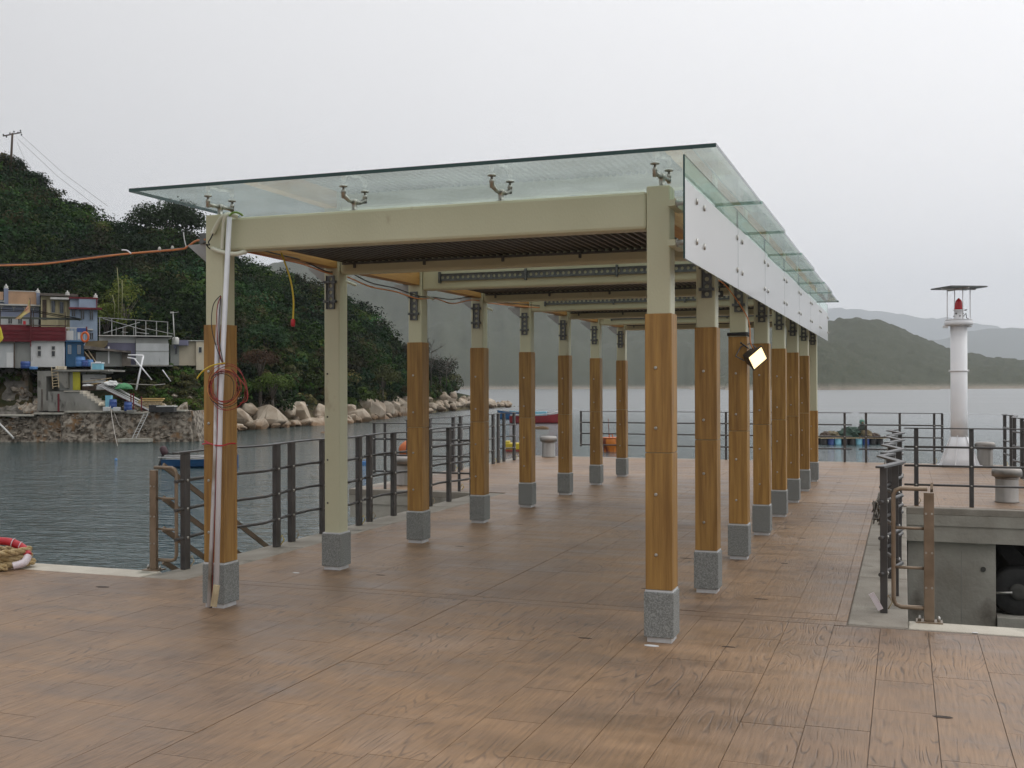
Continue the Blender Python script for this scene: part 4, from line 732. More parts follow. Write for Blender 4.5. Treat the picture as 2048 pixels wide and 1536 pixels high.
# utility pole and its wires on the ridge
t = thing('utility_pole', 'wooden utility pole with crossarm and insulators on the hilltop', 'pole', W(21, 322, 160), YAW); s = 160/FPX
mb = MB(); mb.tube([(0, 0, -1.5), (4*s, 0, 56*s)], .17, 8, rs=[.2, .15]); ob('pole_shaft', mb, darkwood, t); mb = MB(); mb.bar((-15*s, 0, 50*s), (22*s, 0, 57*s), .14, .14); ob('crossarm', mb, darkwood, t)
for dx_, dz_ in ((-14, 52), (-8, 48), (-1, 55), (7, 58), (15, 56), (20, 60), (22, 52)): mb = MB(); mb.lathe([(.06, -.1), (.11, 0), (.11, .08), (.06, .18)], (dx_*s, 0, dz_*s), 8); ob('insulator', mb, rubber, t)
for i, (a, b, dd) in enumerate((((44, 272), (215, 412), 150), ((36, 278), (200, 418), 150), ((34, 284), (62, 335), 158))): p0, p1 = W(a[0], a[1], 160), W(b[0], b[1], dd); line('overhead_wire', ('upper overhead wire descending the ridge from the utility pole', 'lower overhead wire descending the ridge from the utility pole', 'short stay wire from the utility pole into the trees')[i], [p0, (p0*.5+p1*.5)-Vector((0, 0, .5)), p1], .022, black_w, 'wire', 4)

# ------------------------------------------------------------------ floating things
def hull(t, L, Wd, Hh, m_out, m_in, name='hull', rise=.5):
    n = 14; vs = []; fs = []
    for i in range(n+1):
        k = i/n; x = (k-.5)*L; wd = Wd/2*(1-max(0, (k-.62)/.38)**2.2)*(.86+.14*min(1, k*5)); zt = Hh*(1+rise*max(0, k-.45)**2*3); zb = Hh*.28*max(0, (k-.8)/.2)**2-.15
        for yy, zz in ((-wd, zt), (-wd*.82, zb*.5+.15), (-wd*.25, zb), (wd*.25, zb), (wd*.82, zb*.5+.15), (wd, zt), (wd*.88, zt), (wd*.7, zb*.5+.28), (-wd*.7, zb*.5+.28), (-wd*.88, zt)): vs.append((x, yy, zz))
    for i in range(n):
        for j in range(10): a = i*10+j; b = i*10+(j+1) % 10; fs.append((a, b, b+10, a+10))
    fs.append(list(range(9, -1, -1))); fs.append([n*10+j for j in range(10)]); mb = MB()
    for f_ in range(len(fs)): pass
    mb.add(vs, fs); mb.m = [1 if (k < n*10 and k % 10 in (6, 7, 8)) else 0 for k in range(len(fs))]; return ob(name, mb, [m_out, m_in], t)
boat_blue = mat('boat_blue', (.02, .10, .26), (.03, .14, .30), 2, .5); boat_in = mat('boat_inside', (.30, .30, .28), (.2, .2, .19), 3, .7); boat_red = mat('boat_red', (.30, .03, .03), (.22, .02, .03), 2, .5); boat_w = mat('boat_white', (.5, .5, .5), (.4, .38, .36), 3, .6)
p = on_z(402, 934, WZ); t = thing('outboard_sampan', 'blue sampan with white gunwale and dark outboard behind the first rail post', 'boat', p, YAW+.06); hull(t, 3.7, 1.2, .42, mat('boat_dark_blue', (.015, .06, .15), (.02, .085, .20), 2, .5), boat_in)
for sy in (-1, 1): mb = MB(); mb.tube([(-1.95, sy*.60, .52), (0, sy*.68, .52), (1.0, sy*.60, .62), (1.85, sy*.12, .93)], .04, 6); ob('gunwale', mb, boat_w, t)
mb = MB(); mb.lathe([(.05, 0), (.16, .02), (.19, .15), (.17, .38), (.08, .46)], (-1.75, 0, .62), 12, M=rm(-.35, 'Y', (-1.75, 0, .62))); ob('outboard_motor', mb, mat('outboard_cowl', (.05, .02, .025)), t); mb = MB(); mb.tube([(-1.85, 0, .7), (-2.05, 0, .1), (-2.1, 0, -.3)], .06, 8); mb.tube([(-1.75, 0, .75), (-1.3, 0, .62)], .03, 6); ob('motor_leg', mb, rubber, t)
for x in (-.7, .5): mb = MB(); mb.box(x-.12, x+.12, -.55, .55, .36, .40); ob('thwart', mb, boat_in, t)
p = on_z(1077, 846, WZ); t = thing('red_sampan', 'red wooden sampan with upturned bow moored off the point', 'boat', p, YAW-.1); hull(t, 6.2, 1.9, .8, boat_red, boat_w, rise=.6); mb = MB(); mb.box(-.6, .9, -.5, .5, .7, 1.25); ob('cabin_cover', mb, cyan, t)
mb = MB(); mb.tube([(-3, 1, .9), (0, .98, .9), (1.5, .8, 1.05), (2.8, .25, 1.5)], .07, 6); mb.tube([(-3, -1, .9), (0, -.98, .9), (1.5, -.8, 1.05), (2.8, -.25, 1.5)], .07, 6); ob('gunwale', mb, boat_w, t)
p = on_z(1046, 838, WZ); t = thing('blue_sampan', 'blue wooden sampan lying behind the red one', 'boat', p, YAW+3.0); hull(t, 6.4, 1.8, .8, boat_blue, boat_in, rise=.4); mb = MB(); mb.tube([(-3, .85, .85), (0, .85, .85), (1.6, .7, 1.0)], .06, 6); ob('gunwale', mb, cyan, t)
p = on_z(1034, 902, WZ); t = thing('yellow_raft', 'small yellow raft with a red waterline floating beyond the left rail', 'raft', p, YAW-.08); mb = MB(); mb.box(-.85, .95, -.55, .55, .12, .5); ob('deck', mb, mat('raft_yellow', (.55, .42, .02), (.45, .33, .02), 3, .5), t, bevel=.04); mb = MB(); mb.box(-.86, 1.0, -.57, .57, -.25, .117); ob('float', mb, mat('raft_red', (.22, .03, .02)), t, bevel=.04); mb = MB(); mb.box(-.7, -.45, -.5, .5, .502, .62); mb.box(.3, .7, -.5, .5, .502, .58); ob('block', mb, mat('raft_block', (.5, .4, .05)), t)
bo = mat('buoy_orange', (.52, .13, .02), (.42, .09, .015), 2, .5); rust = mat('buoy_rust', (.10, .02, .01), (.22, .05, .015), 4, .8)
p = on_z(1222, 903, WZ); t = thing('drum_buoy', 'rusty orange drum buoy with a thin mast beyond the far rail', 'buoy', p, 0); mb = MB(); mb.lathe([(.46, -.3), (.48, 0), (.48, .35), (.50, .37), (.50, .75), (.47, .80), (.1, .84)], (0, 0, 0), 24); ob('body', mb, mat('buoy_skin', (.14, .025, .012), (.55, .17, .02), 3, .6, stretch=(1, 1, .35), contrast=(.42, .55)), t); mb = MB(); mb.lathe([(.51, .80), (.51, .86), (.48, .87)], (0, 0, 0), 24); ob('rim', mb, bo, t)
mb = MB(); mb.tube([(-.12, 0, .84), (-.16, 0, 2.0)], .02, 6); ob('mast', mb, rust, t); mb = MB(); mb.tube([(.0+.12*math.cos(a), 0, .95+.12*math.sin(a)) for a in np.linspace(0, 6.28, 13)], .03, 6); ob('lifting_ring', mb, bo, t)
p = on_z(826, 914, WZ); t = thing('mooring_buoy', 'large round orange mooring buoy behind the third left column', 'buoy', p, 0); mb = MB(); mb.lathe([(.82*math.cos(a), .45+.82*math.sin(a)) for a in np.linspace(-1.3, 1.45, 14)], (0, 0, 0), 24); ob('body', mb, bo, t); t.scale = (1, 1, .8); mb = MB(); mb.tube([(.1*math.cos(a), 0, 1.32+.1*math.sin(a)) for a in np.linspace(0, 6.28, 11)], .025, 6); ob('lifting_ring', mb, rust, t)
p = on_z(729, 930, WZ); t = thing('blue_float', 'blue plastic jerrycan float on the water between the left rails', 'float', p, .3); t.scale = (.75,)*3; mb = MB(); mb.box(-.16, .16, -.12, .12, -.1, .26); ob('body', mb, ltblue, t, bevel=.05); mb = MB(); mb.tube([(-.08, 0, .25), (-.06, 0, .36), (.06, 0, .36), (.08, 0, .25)], .02, 6); ob('handle', mb, ltblue, t)
p = on_z(1112, 845, WZ); t = thing('net_float', 'tiny dark float off the bow of the red sampan', 'float', p); mb = MB(); mb.lathe([(.05, -.1), (.25, .05), (.22, .3), (.05, .4)], (0, 0, 0), 12); ob('body', mb, rubber, t); mb = MB(); mb.tube([(0, 0, .4), (0, .05, .7)], .02, 5); ob('stick', mb, rubber, t)
o = bpy.data.objects.new('sea_rock', BM[3]); C.objects.link(o); o.location = on_z(1083, 858, WZ)+Vector((0, 0, .0)); o.scale = (1.0, .6, .35); tag(o, 'low brown rock awash in front of the red sampan', 'rock')
o = bpy.data.objects.new('sea_rock', BM[5]); C.objects.link(o); o.location = on_z(648, 866, WZ); o.scale = (.5, .5, .22); tag(o, 'low rock awash left of the bare cream column', 'rock')
p = on_z(232, 920, WZ); mb = MB(); mb.lathe([(.02, -.06), (.08, 0), (.08, .05), (.02, .1)], (0, 0, 0), 12); tag(ob('net_float', mb, ltblue, loc=p), 'small pale float in the calm water off the quay', 'float')
# barrel raft
p = on_z(1698, 888, WZ); t = thing('barrel_raft', 'work raft on blue and black barrels piled with green nets', 'raft', p, YAW); s = 4/(888-772)*1.0
cols = [rubber, bluep, cyan, rubber, rubber, cyan, bluep, rubber, rubber]
for i, c in enumerate(cols):
    for yy in (-.7, .5): mb = MB(); x = -2.15+i*.54; mb.lathe([(.22, -.35), (.25, -.3), (.25, 0), (.26, .02), (.25, .04), (.25, .42), (.22, .46)], (x, yy+R.uniform(-.05, .05), 0), 16); ob('barrel', mb, c, t)
for yy in (-.95, -.2, .75): mb = MB(); mb.box(-2.5, 2.55, yy-.05, yy+.05, .465, .55); ob('deck_board', mb, scrap, t)
for i, (x, z, a, b, c) in enumerate(((-.1, .5, 1.9, .75, greentarp), (-1.3, .45, 1.2, .55, mossy), (1.2, .5, 1.3, .6, mossy), (.1, .9, 1.3, .45, greentarp), (-1.9, .5, .7, .45, darkwood), (2.0, .5, .7, .35, darkwood))):
    bm = bmesh.new(); bmesh.ops.create_icosphere(bm, subdivisions=3, radius=.5)
    for v in bm.verts: v.co = Vector((v.co.x*a, v.co.y*1.3, max(-.02, v.co.z+.1)*b*1.7))*(1+.35*noise.noise(v.co*4+Vector((i*7, 0, 0))))
    me = bpy.data.meshes.new('net_heap'); bm.to_mesh(me); bm.free(); me.materials.append(mat('net_%d' % i, (.025, .05, .04), (.05, .085, .06), 6, .9, 1, bscale=14) if c is greentarp else c); ob('net_heap', me, None, t, (x, -.1, z))
t.scale = (.88,)*3
p = on_z(1724, 888, WZ)+Vector((0, 0, .5)); t = thing('person', 'person in a pale green hood and dark clothes sitting on the net raft', 'person', p, YAW)
bm = bmesh.new(); joints = [(0, 0, .05), (0, 0, .35), (0, 0, .62), (0, -.02, .80), (-.22, -.03, .66), (-.30, -.22, .42), (-.18, -.42, .38), (.22, -.03, .66), (.30, -.22, .42), (.18, -.42, .38), (-.13, -.38, .18), (-.15, -.45, -.12), (.13, -.38, .18), (.15, -.45, -.12), (0, -.03, .95)]
rs_ = [.19, .18, .19, .07, .08, .06, .045, .08, .06, .045, .10, .07, .10, .07, .11]; ed = [(0, 1), (1, 2), (2, 3), (3, 14), (2, 4), (4, 5), (5, 6), (2, 7), (7, 8), (8, 9), (0, 10), (10, 11), (0, 12), (12, 13)]
me = bpy.data.meshes.new('person_body'); me.from_pydata(joints, ed, []); o = bpy.data.objects.new('body', me); C.objects.link(o); o.parent = t; sk = o.modifiers.new('skin', 'SKIN')
for i, v in enumerate(me.skin_vertices[0].data): v.radius = (rs_[i], rs_[i]*.85); v.use_root = (i == 0)
o.modifiers.new('sub', 'SUBSURF').levels = 1; me.materials.append(mat('dark_clothes', (.03, .035, .03), (.05, .06, .05), 6, .9))
mb = MB(); mb.lathe([(.10, -.12), (.165, -.06), (.175, .06), (.14, .16), (.05, .21)], (0, 0, .98), 14); ob('hood', mb, mat('hood_green', (.13, .26, .20), (.10, .21, .16), 6, .8), t)
mb = MB(); mb.lathe([(.02, -.07), (.075, -.05), (.08, .03), (.04, .08)], (0, -.115, .96), 10); ob('face', mb, mat('face_skin', (.28, .17, .11)), t)

# ------------------------------------------------------------------ pier structure
XL, XR, XC = -6.40, 0.02, -3.22; Y1, Y2, Y3 = 8.36, 16.18, 25.35; TL, TR = -8.72, 2.22
pier_m = mat('pier_concrete_side', (.27, .25, .21), (.42, .40, .35), 1.2, .85, .5, bscale=18, spots=((.15, .13, .105), 1.7, .58), stretch=(1, 1, .85))
mb = MB(); mb.box(-30, 20, -12, Y1, -3.4, -.012); mb.box(XL, XR, Y1+.001, Y2-.001, -.9, -.012); ob('pier', mb, pier_m, kind='structure')
mb = MB()
for x in (-5.6, -3.2, -.8):
    for y in (10, 12.5, 15): mb.box(x-.3, x+.3, y-.3, y+.3, -3.4, -.901)
ob('pier_pile', mb, pier_m, kind='structure')
# T-head: deck slab with edge beam, wall panels and openings
mb = MB(); mb.box(TL, TR, Y2, Y3, -.245, -.012); mb.box(TL+.01, TR-.01, Y2+.02, Y3-.02, -.47, -.247); ob('pier_head', mb, pier_m, kind='structure')
head = thing('pier_head_wall', 'stained concrete wall panels of the pier head around the dark fender openings', 'wall', (XC, Y2, 0)); x0 = XC
def hw(name, m, xa, xb, ya, yb, za, zb, **k): mb = MB(); mb.box(xa-x0, xb-x0, ya-Y2, yb-Y2, za, zb); return ob(name, mb, m, head, bevel=.008, **k)
hw('wall_panel', pier_m, .04, 1.18, Y2+.16, Y2+.5, -3.2, -.475); hw('wall_panel', pier_m, -7.9, -6.45, Y2+.16, Y2+.5, -3.2, -.475)
hw('wall_panel', void_m, TL+.1, TR-.1, Y2+1.9, Y2+2.2, -3.2, -.475, label='rear wall of the opening coloured dark for shade'); hw('sill', pier_m, 1.19, TR, Y2+.1, Y2+1.85, -1.95, -1.48); hw('wall_panel', pier_m, TR-.02+.0, TR+.02, Y2+.5, Y3, -1.2, -.48)  # rear wall gets cavity shade as its colour
for xx in (.74,): hw('formwork_joint', conc, xx, xx+.006, Y2+.157, Y2+.165, -3, -.6)
for xx, zz in ((.30, -.86), (1.02, -.84)): mb = MB(); mb.lathe([(.035, 0), (.035, .02)], (0, 0, 0), 12, M=Matrix.Translation((xx-x0, .165, zz)) @ Matrix.Rotation(math.pi/2, 4, 'X')); ob('tie_hole', mb, void_m, head)
for y in (19, 22.5): hw('pile', pier_m, TL+.5, TL+1.1, y, y+.6, -3.2, -.475); hw('pile', pier_m, TR-1.1, TR-.5, y, y+.6, -3.2, -.475)
t = thing('tyre_fender', 'black tyre fender with axle bar inside the opening of the pier head', 'fender', (1.47, Y2+.42, -1.15)); mb = MB(); mb.lathe([(.15, -.11), (.30, -.13), (.345, -.08), (.355, 0), (.345, .08), (.30, .13), (.15, .11)], (0, 0, 0), 28, M=Matrix.Rotation(math.pi/2, 4, 'X')); ob('tyre', mb, rubber, t)
mb = MB(); mb.lathe([(.05, -.16), (.11, -.15), (.11, .15), (.05, .16)], (0, 0, 0), 16, M=Matrix.Rotation(math.pi/2, 4, 'X')); ob('hub', mb, void_m, t); mb = MB(); mb.tube([(-.30, -.2, -.02), (-.08, -.2, 0)], .018, 8); ob('axle_bar', mb, stainless, t); mb = MB(); mb.bar((-.25, .3, .67), (.55, .3, -.2), .12, .2); ob('brace', mb, rubber, t)
t = thing('timber_fender', 'dark timber fender under the left side of the pier head', 'fender', (-7.7, Y2+.0, -.6)); mb = MB(); mb.box(-.5, 1.2, -.25, .1, -.16, .09); ob('waling', mb, darkwood, t); mb = MB(); mb.box(-.45, 1.15, .102, .14, -1.4, .05); ob('shade_backing', mb, void_m, t)  # black sheet behind the waling paints the shade under the deck

# kerbs
def kerb(label, xa, xb, ya, yb, m, z=0.0):
    mb = MB(); mb.box(0, xb-xa, 0, yb-ya, -.10, z); o = ob('kerb', mb, m, loc=(xa, ya, 0), bevel=.012); o['kind'] = 'structure'; return o
kerb('', XR+.004, 12, 8.10, Y1+.003, kerb_pale, .002); kerb('', -25, -6.45, 8.05, Y1+.003, kerb_pale, .002)
for i in range(4):
    kerb('', -.385, XR+.003, 8.13+i*2.02 if i else 8.13, 8.13+(i+1)*2.02-.01, kerb_m, .001); kerb('', XL-.003, -5.98, 8.05+i*2.04, 8.05+(i+1)*2.04-.01, kerb_m, .001)
kerb('', TR-.22, TR+.004, Y2-.004, Y3+.004, kerb_m); kerb('', TL-.004, TL+.22, Y2-.004, Y3+.004, kerb_m); kerb('', XR+.006, TR-.224, Y2-.004, Y2+.14, kerb_m); kerb('', TL+.224, XL-.006, Y2-.004, Y2+.14, kerb_m); kerb('', TL+.224, TR-.224, Y3-.16, Y3+.004, kerb_m)

# boards imprinted in the deck: nearest 300 one by one, the rest joined
mb = MB(); mb.box(-30, 20, -12, 8.098, -.011, -.006); mb.box(-5.979, -.387, 8.0981, 16.32, -.011, -.006); mb.box(TL+.221, TR-.221, Y2+.141, Y3-.161, -.011, -.0065)
deck = ob('deck', mb, joint_m, kind='structure')
BW = .312; G = .003; boards = []
def gap(x):
    k = round((x+3.28)/BW)
    if k == 0: return .0028
    return (.0014 if k % 3 else .0009) if (x > -1.9 and GY) else (.0002 if k % 3 else .0006)
def lay(xa, xb, ya, yb, x_ref=-3.28, short=False):
    i0 = math.floor((xa-x_ref)/BW); x = x_ref+i0*BW; rr = random.Random(int(xa*10+ya*7))
    while x < xb-.02:
        a, b = max(x, xa), min(x+BW, xb); y = ya-rr.uniform(0, .8)
        if b-a > .02:
            while y < yb-.02:
                L_ = rr.choice((.6, .9, 1.2, 1.5, 1.8)); c, d = max(y, ya), min(y+L_, yb)
                if d-c > .02: boards.append((a+gap(a), b-gap(b), c+.0004, d-.0004))
                y += L_
        x += BW
GY = True; lay(-9.0, 5.0, 3.2, 8.045); GY = False; lay(-5.975, -.39, 8.20, 16.32)
def inview(b):
    x, y = (b[0]+b[1])/2, (b[2]+b[3])/2; u, v = x*YC+y*YS, -x*YS+y*YC
    return v > 4.3 and abs(u)/v < .49
boards_l = sorted(boards, key=lambda b: (0 if inview(b) else 1, math.hypot((b[0]+b[1])/2, (b[2]+b[3])/2)))
PM = {}
for a, b, c, d in boards_l[:290]:
    key = (round(b-a, 3), round(d-c, 3))
    if key not in PM:
        wv, lv = (b-a)/2, (d-c)/2; e = .0010; m_ = MB(); v0 = [(-wv, -lv, -.006), (wv, -lv, -.006), (wv, lv, -.006), (-wv, lv, -.006), (-wv+.001, -lv+.001, -.002), (wv-.001, -lv+.001, -.002), (wv-.001, lv-.001, -.002), (-wv+.001, lv-.001, -.002), (-wv+e, -lv+e, 0), (wv-e, -lv+e, 0), (wv-e, lv-e, 0), (-wv+e, lv-e, 0)]
        m_.add(v0, [(0, 1, 5, 4), (1, 2, 6, 5), (2, 3, 7, 6), (3, 0, 4, 7), (4, 5, 9, 8), (5, 6, 10, 9), (6, 7, 11, 10), (7, 4, 8, 11), (8, 9, 10, 11)]); PM[key] = m_.mesh('plank', deck_m)
    o = bpy.data.objects.new('plank', PM[key]); C.objects.link(o); o.parent = deck; o.location = ((a+b)/2, (c+d)/2, R.uniform(-.0006, .0004)); o.rotation_euler = (0, R.uniform(-.0006, .0006), 0)
rest = boards_l[290:]; boards = []
lay(-9.0, 5.0, -6, 3.2); lay(-25, -9.0, -6, 8.045); lay(5.0, 15, -6, 8.045); lay(-6.44, 0.0, 8.05, 8.05)
lay(TL+.224, TR-.224, Y2+.15, Y3-.17)
mb = MB()
for a, b, c, d in rest+boards:
    e = .0006; mb.add([(a, c, -.006), (b, c, -.006), (b, d, -.006), (a, d, -.006), (a+e, c+e, 0), (b-e, c+e, 0), (b-e, d-e, 0), (a+e, d-e, 0)], [(0, 1, 5, 4), (1, 2, 6, 5), (2, 3, 7, 6), (3, 0, 4, 7), (4, 5, 6, 7)])
ob('planks', mb, deck_m, deck, kind='stuff')
# slab strip between the kerb corner and the first cross joint
mb = MB(); mb.box(-5.975, -.39, 8.05, 8.193, -.006, 0); ob('plank', mb, deck_m, deck)
mb = MB(); mb.box(-30, -6.46, 8.0461, 8.049, -.006, .0005)
# recessed drain slots / rebar pits beside the columns
pit_m = mat('pit_dark', (.03, .02, .015), (.06, .04, .03), 20, .8)

# ------------------------------------------------------------------ pergola
CXL, CXR, CY0, SP = -5.00, -1.53, 7.20, 1.83; ST = .16; ZT = 3.03
sh = thing('shelter', 'glass roofed walkway shelter on two rows of timber-clad cream steel columns', 'shelter', (XC, CY0, 0))
def S(name, mb, m, parent=None, loc=(0, 0, 0), bevel=0, **k):
    if parent is None: return ob(name, mb, m, sh, (loc[0]-XC, loc[1]-CY0, loc[2]), bevel=bevel, **k)
    return ob(name, mb, m, parent, loc, bevel=bevel, **k)
def copy(o, parent, loc=None):
    c = o.copy(); C.objects.link(c); c.parent = parent
    if loc is not None: c.location = loc
    return c
mb = MB(); mb.box(-ST/2, ST/2, -ST/2, ST/2, .03, ZT); col_me = mb.mesh('column', cream)
sb = .2; mb = MB(); mb.box(-sb/2, sb/2, -sb/2, sb/2, .035, .335); stone_me = mb.mesh('stone_base', granite)
mb = MB(); mb.box(-.082, .082, -.082, .082, 0, .036); pad_me = mb.mesh('base_pad', white_pad); mb = MB(); mb.box(-.092, .092, -.092, .092, .3352, .347); cap_me = mb.mesh('base_cap', white_pad)
def clad(z0, z1):
    w_ = .09; th = .022
    F = MB(); F.box(-w_, w_, -w_, -w_+th-.001, z0, z1); B_ = MB(); B_.box(-w_, w_, w_-th+.001, w_, z0, z1); Lf = MB(); Lf.box(-w_, -w_+th-.001, -w_+th+.0015, w_-th-.0015, z0, z1); Rt = MB(); Rt.box(w_-th+.001, w_, -w_+th+.0015, w_-th-.0015, z0, z1)
    return [m_.mesh('cladding_board', timber) for m_ in (F, B_, Lf, Rt)]
CL = [clad(.350, 1.255), clad(1.259, 2.18)]
mb = MB(); mb.lathe([(.0115, 0), (.0115, .004), (.007, .008)], (0, 0, 0), 10, M=Matrix.Rotation(math.pi/2, 4, 'X')); bolt_me = mb.mesh('bolt', stainless)
mb = MB(); mb.lathe([(.009, 0), (.009, .003)], (0, 0, 0), 10, M=Matrix.Rotation(math.pi/2, 4, 'X')); hole_me = mb.mesh('bolt_hole', void_m)
# perforated cable tray: channel with real slots
def tray_mesh(L_, vertical, wd=.075, hole=.019, step=.052):
    mb = MB(); n = int(L_/step); t_ = .006
    def P(a, b, y): return (b, y, a) if vertical else (a, y, b)
    a0 = 0
    for i in range(n):
        c = (i+.5)*L_/n; s_ = L_/n/2; ring = []
        k = 8; cir = [(c+hole*math.cos(math.pi*2*(j+.5)/k), hole*math.sin(math.pi*2*(j+.5)/k)) for j in range(k)]
        sq = [(c+s_, .0+wd/2*.4), (c+s_*.4, wd/2), (c-s_*.4, wd/2), (c-s_, wd/2*.4), (c-s_, -wd/2*.4), (c-s_*.4, -wd/2), (c+s_*.4, -wd/2), (c+s_, -wd/2*.4)]
        o_ = len(mb.v)
        for y in (0, t_): mb.v += [P(a, b, y) for a, b in cir]+[P(a, b, y) for a, b in sq]
        for j in range(k):
            j2 = (j+1) % k
            for base, rev in ((0, 0), (16, 1)): mb.f.append([o_+base+j, o_+base+j2, o_+base+8+j2, o_+base+8+j]); mb.m.append(0); mb.sm.append(False)
            mb.f.append([o_+j, o_+j2, o_+16+j2, o_+16+j]); mb.m.append(0); mb.sm.append(False)
        for (u1, u2) in (((c+s_*.4, wd/2), (c+s_, wd/2)), ((c-s_, wd/2), (c-s_*.4, wd/2))): pass
        for sx_ in (-1, 1):
            for sy_ in (-1, 1):
                mb.f.append([len(mb.v), len(mb.v)+1, len(mb.v)+2]); mb.m.append(0); mb.sm.append(False); mb.v += [P(c+sx_*s_, sy_*wd/2*.4, 0), P(c+sx_*s_, sy_*wd/2, 0), P(c+sx_*s_*.4, sy_*wd/2, 0)]
    e = .014
    for sgn in (-1, 1):
        a, b = sorted((sgn*wd/2, sgn*(wd/2+.004)))
        if vertical: mb.box(a, b, -e, t_, 0, L_)
        else: mb.box(0, L_, -e, t_, a, b)
    return mb.mesh('cable_tray', galv)
vt = tray_mesh(.31, True); ht = tray_mesh(2.95, False, .07, .017, .058)
mb = MB(); mb.box(-.062, .062, -.024, -.010, -.008, .008); mb.box(-.062, -.046, -.03, .006, -.012, .012); mb.box(.046, .062, -.03, .006, -.012, .012); mb.lathe([(.008, 0), (.008, .012)], (0, 0, 0), 8, M=Matrix.Translation((0, -.024, 0)) @ Matrix.Rotation(math.pi/2, 4, 'X')); clip_me = mb.mesh('tray_clip', galv)
mb = MB(); mb.box(-.010, .010, -.03, .004, -.06, .06); clipv_me = mb.mesh('tray_clip', galv)
def place(name, me, parent, loc): o = bpy.data.objects.new(name, me); C.objects.link(o); o.parent = parent; o.location = loc; return o
for side, cx in (('l', CXL), ('r', CXR)):
    for i in range(8):
        y = CY0+SP*i; c = place('column', col_me, sh, (cx-XC, y-CY0, 0)); b = c.modifiers.new('bevel', 'BEVEL'); b.width = .012; b.segments = 3
        s_ = place('stone_base', stone_me, c, (0, 0, 0)); b = s_.modifiers.new('bevel', 'BEVEL'); b.width = .004; b.segments = 1; place('base_pad', pad_me, c, (0, 0, 0)); place('base_cap', cap_me, c, (0, 0, 0))
        bare_ = side == 'l' and i == 1
        lv = [] if bare_ else ([0] if (side == 'r' and i == 7) else [0, 1])
        for l in lv:
            for me in CL[l]:
                o = place('cladding_board', me, c, (0, 0, 0)); b = o.modifiers.new('bevel', 'BEVEL'); b.width = .002; b.segments = 1
        if bare_:
            for z in (.62, 1.02, 1.42, 1.82): place('bolt_hole', hole_me, c, (-.045, -ST/2-.001, z))
        else:
            for z in ((.58, .98) + ((1.42, 1.82) if 1 in lv else ())):
                if i == 0 and side == 'l':
                    for xx in (-.045, .045): place('bolt', bolt_me, c, (xx, -.0905, z))
                else: place('bolt', bolt_me, c, (-.018, -.0905, z))
        if i > 0:
            tr = place('cable_tray', vt, c, (-.005 if side == 'l' else .012, -ST/2-.012, 2.42)); place('tray_clip', clip_me, tr, (0, 0, .07)); place('tray_clip', clip_me, tr, (0, 0, .25))
        if side == 'l':
            mb = MB(); mb.prism([(-.30, 2.815), (-ST/2-.001, 2.825), (-ST/2-.001, 2.64)], -.006, .006); g = ob('gusset_plate', mb, mat('gusset', (.36, .37, .38), (.28, .28, .28), 6, .6) if i == 0 else gus, c)
            if i == 0: gus = g.data.materials[0]
            mb = MB(); mb.box(-ST/2-.09, -ST/2-.02, -.03, .03, 2.82, 2.90); ob('bracket_block', mb, galv, c)
# cross beams
for i in range(8):
    y = CY0+SP*i; mb = MB(); mb.box(CXL+ST/2+.001, CXR-ST/2-.001, -.07, .07, 2.745, 3.0)
    bmz = S('beam', mb, cream, None, (0, y, 0), bevel=.022); bmz.location.x = -XC; 
    if i in (2, 4, 6):
        tr = place('cable_tray', ht, bmz, (CXL+.30, -.083, 2.872))
        for xx in (0.0, .98, 1.96, 2.94): place('tray_clip', clipv_me, tr, (xx, 0, 0))
    # spider fittings carrying the glass
    for xx in (-5.0, -3.83, -2.67, -1.52):
        mb = MB(); z0 = ZT if abs(xx-CXL) < .1 or abs(xx-CXR) < .1 else 3.0
        mb.lathe([(.040, 0), (.040, .006), (.020, .008), (.020, .055), (.026, .06), (.026, .085), (.015, .09)], (0, 0, z0), 14)
        for sg in (-1, 1): mb.tube([(0, 0, z0+.072), (sg*.012, sg*.06, z0+.07), (sg*.02, sg*.13, 3.10)], .014, 8, rs=[.022, .014, .019]); mb.lathe([(.014, -.022), (.016, .018), (.019, .022), (.014, .040), (.008, .045), (.008, .058)], (sg*.02, sg*.13, 3.10), 12)
        sp = S('spider_fitting', mb, stainless, None, (xx, y, 0))
        for sg in (-1, 1): mb = MB(); mb.lathe([(.012, 0), (.030, .004), (.030, .012)], (sg*.02, sg*.13, 3.157), 16); ob('glass_pad', mb, stainless, sp)
# timber purlins between the columns
for cx in (CXL, CXR):
    for i in range(7):
        y = CY0+SP*i; mb = MB(); mb.box(-.06, .06, ST/2+.002, SP-ST/2-.002, 2.80, 2.985); S('purlin', mb, timber2, None, (cx, y, 0), bevel=.004)
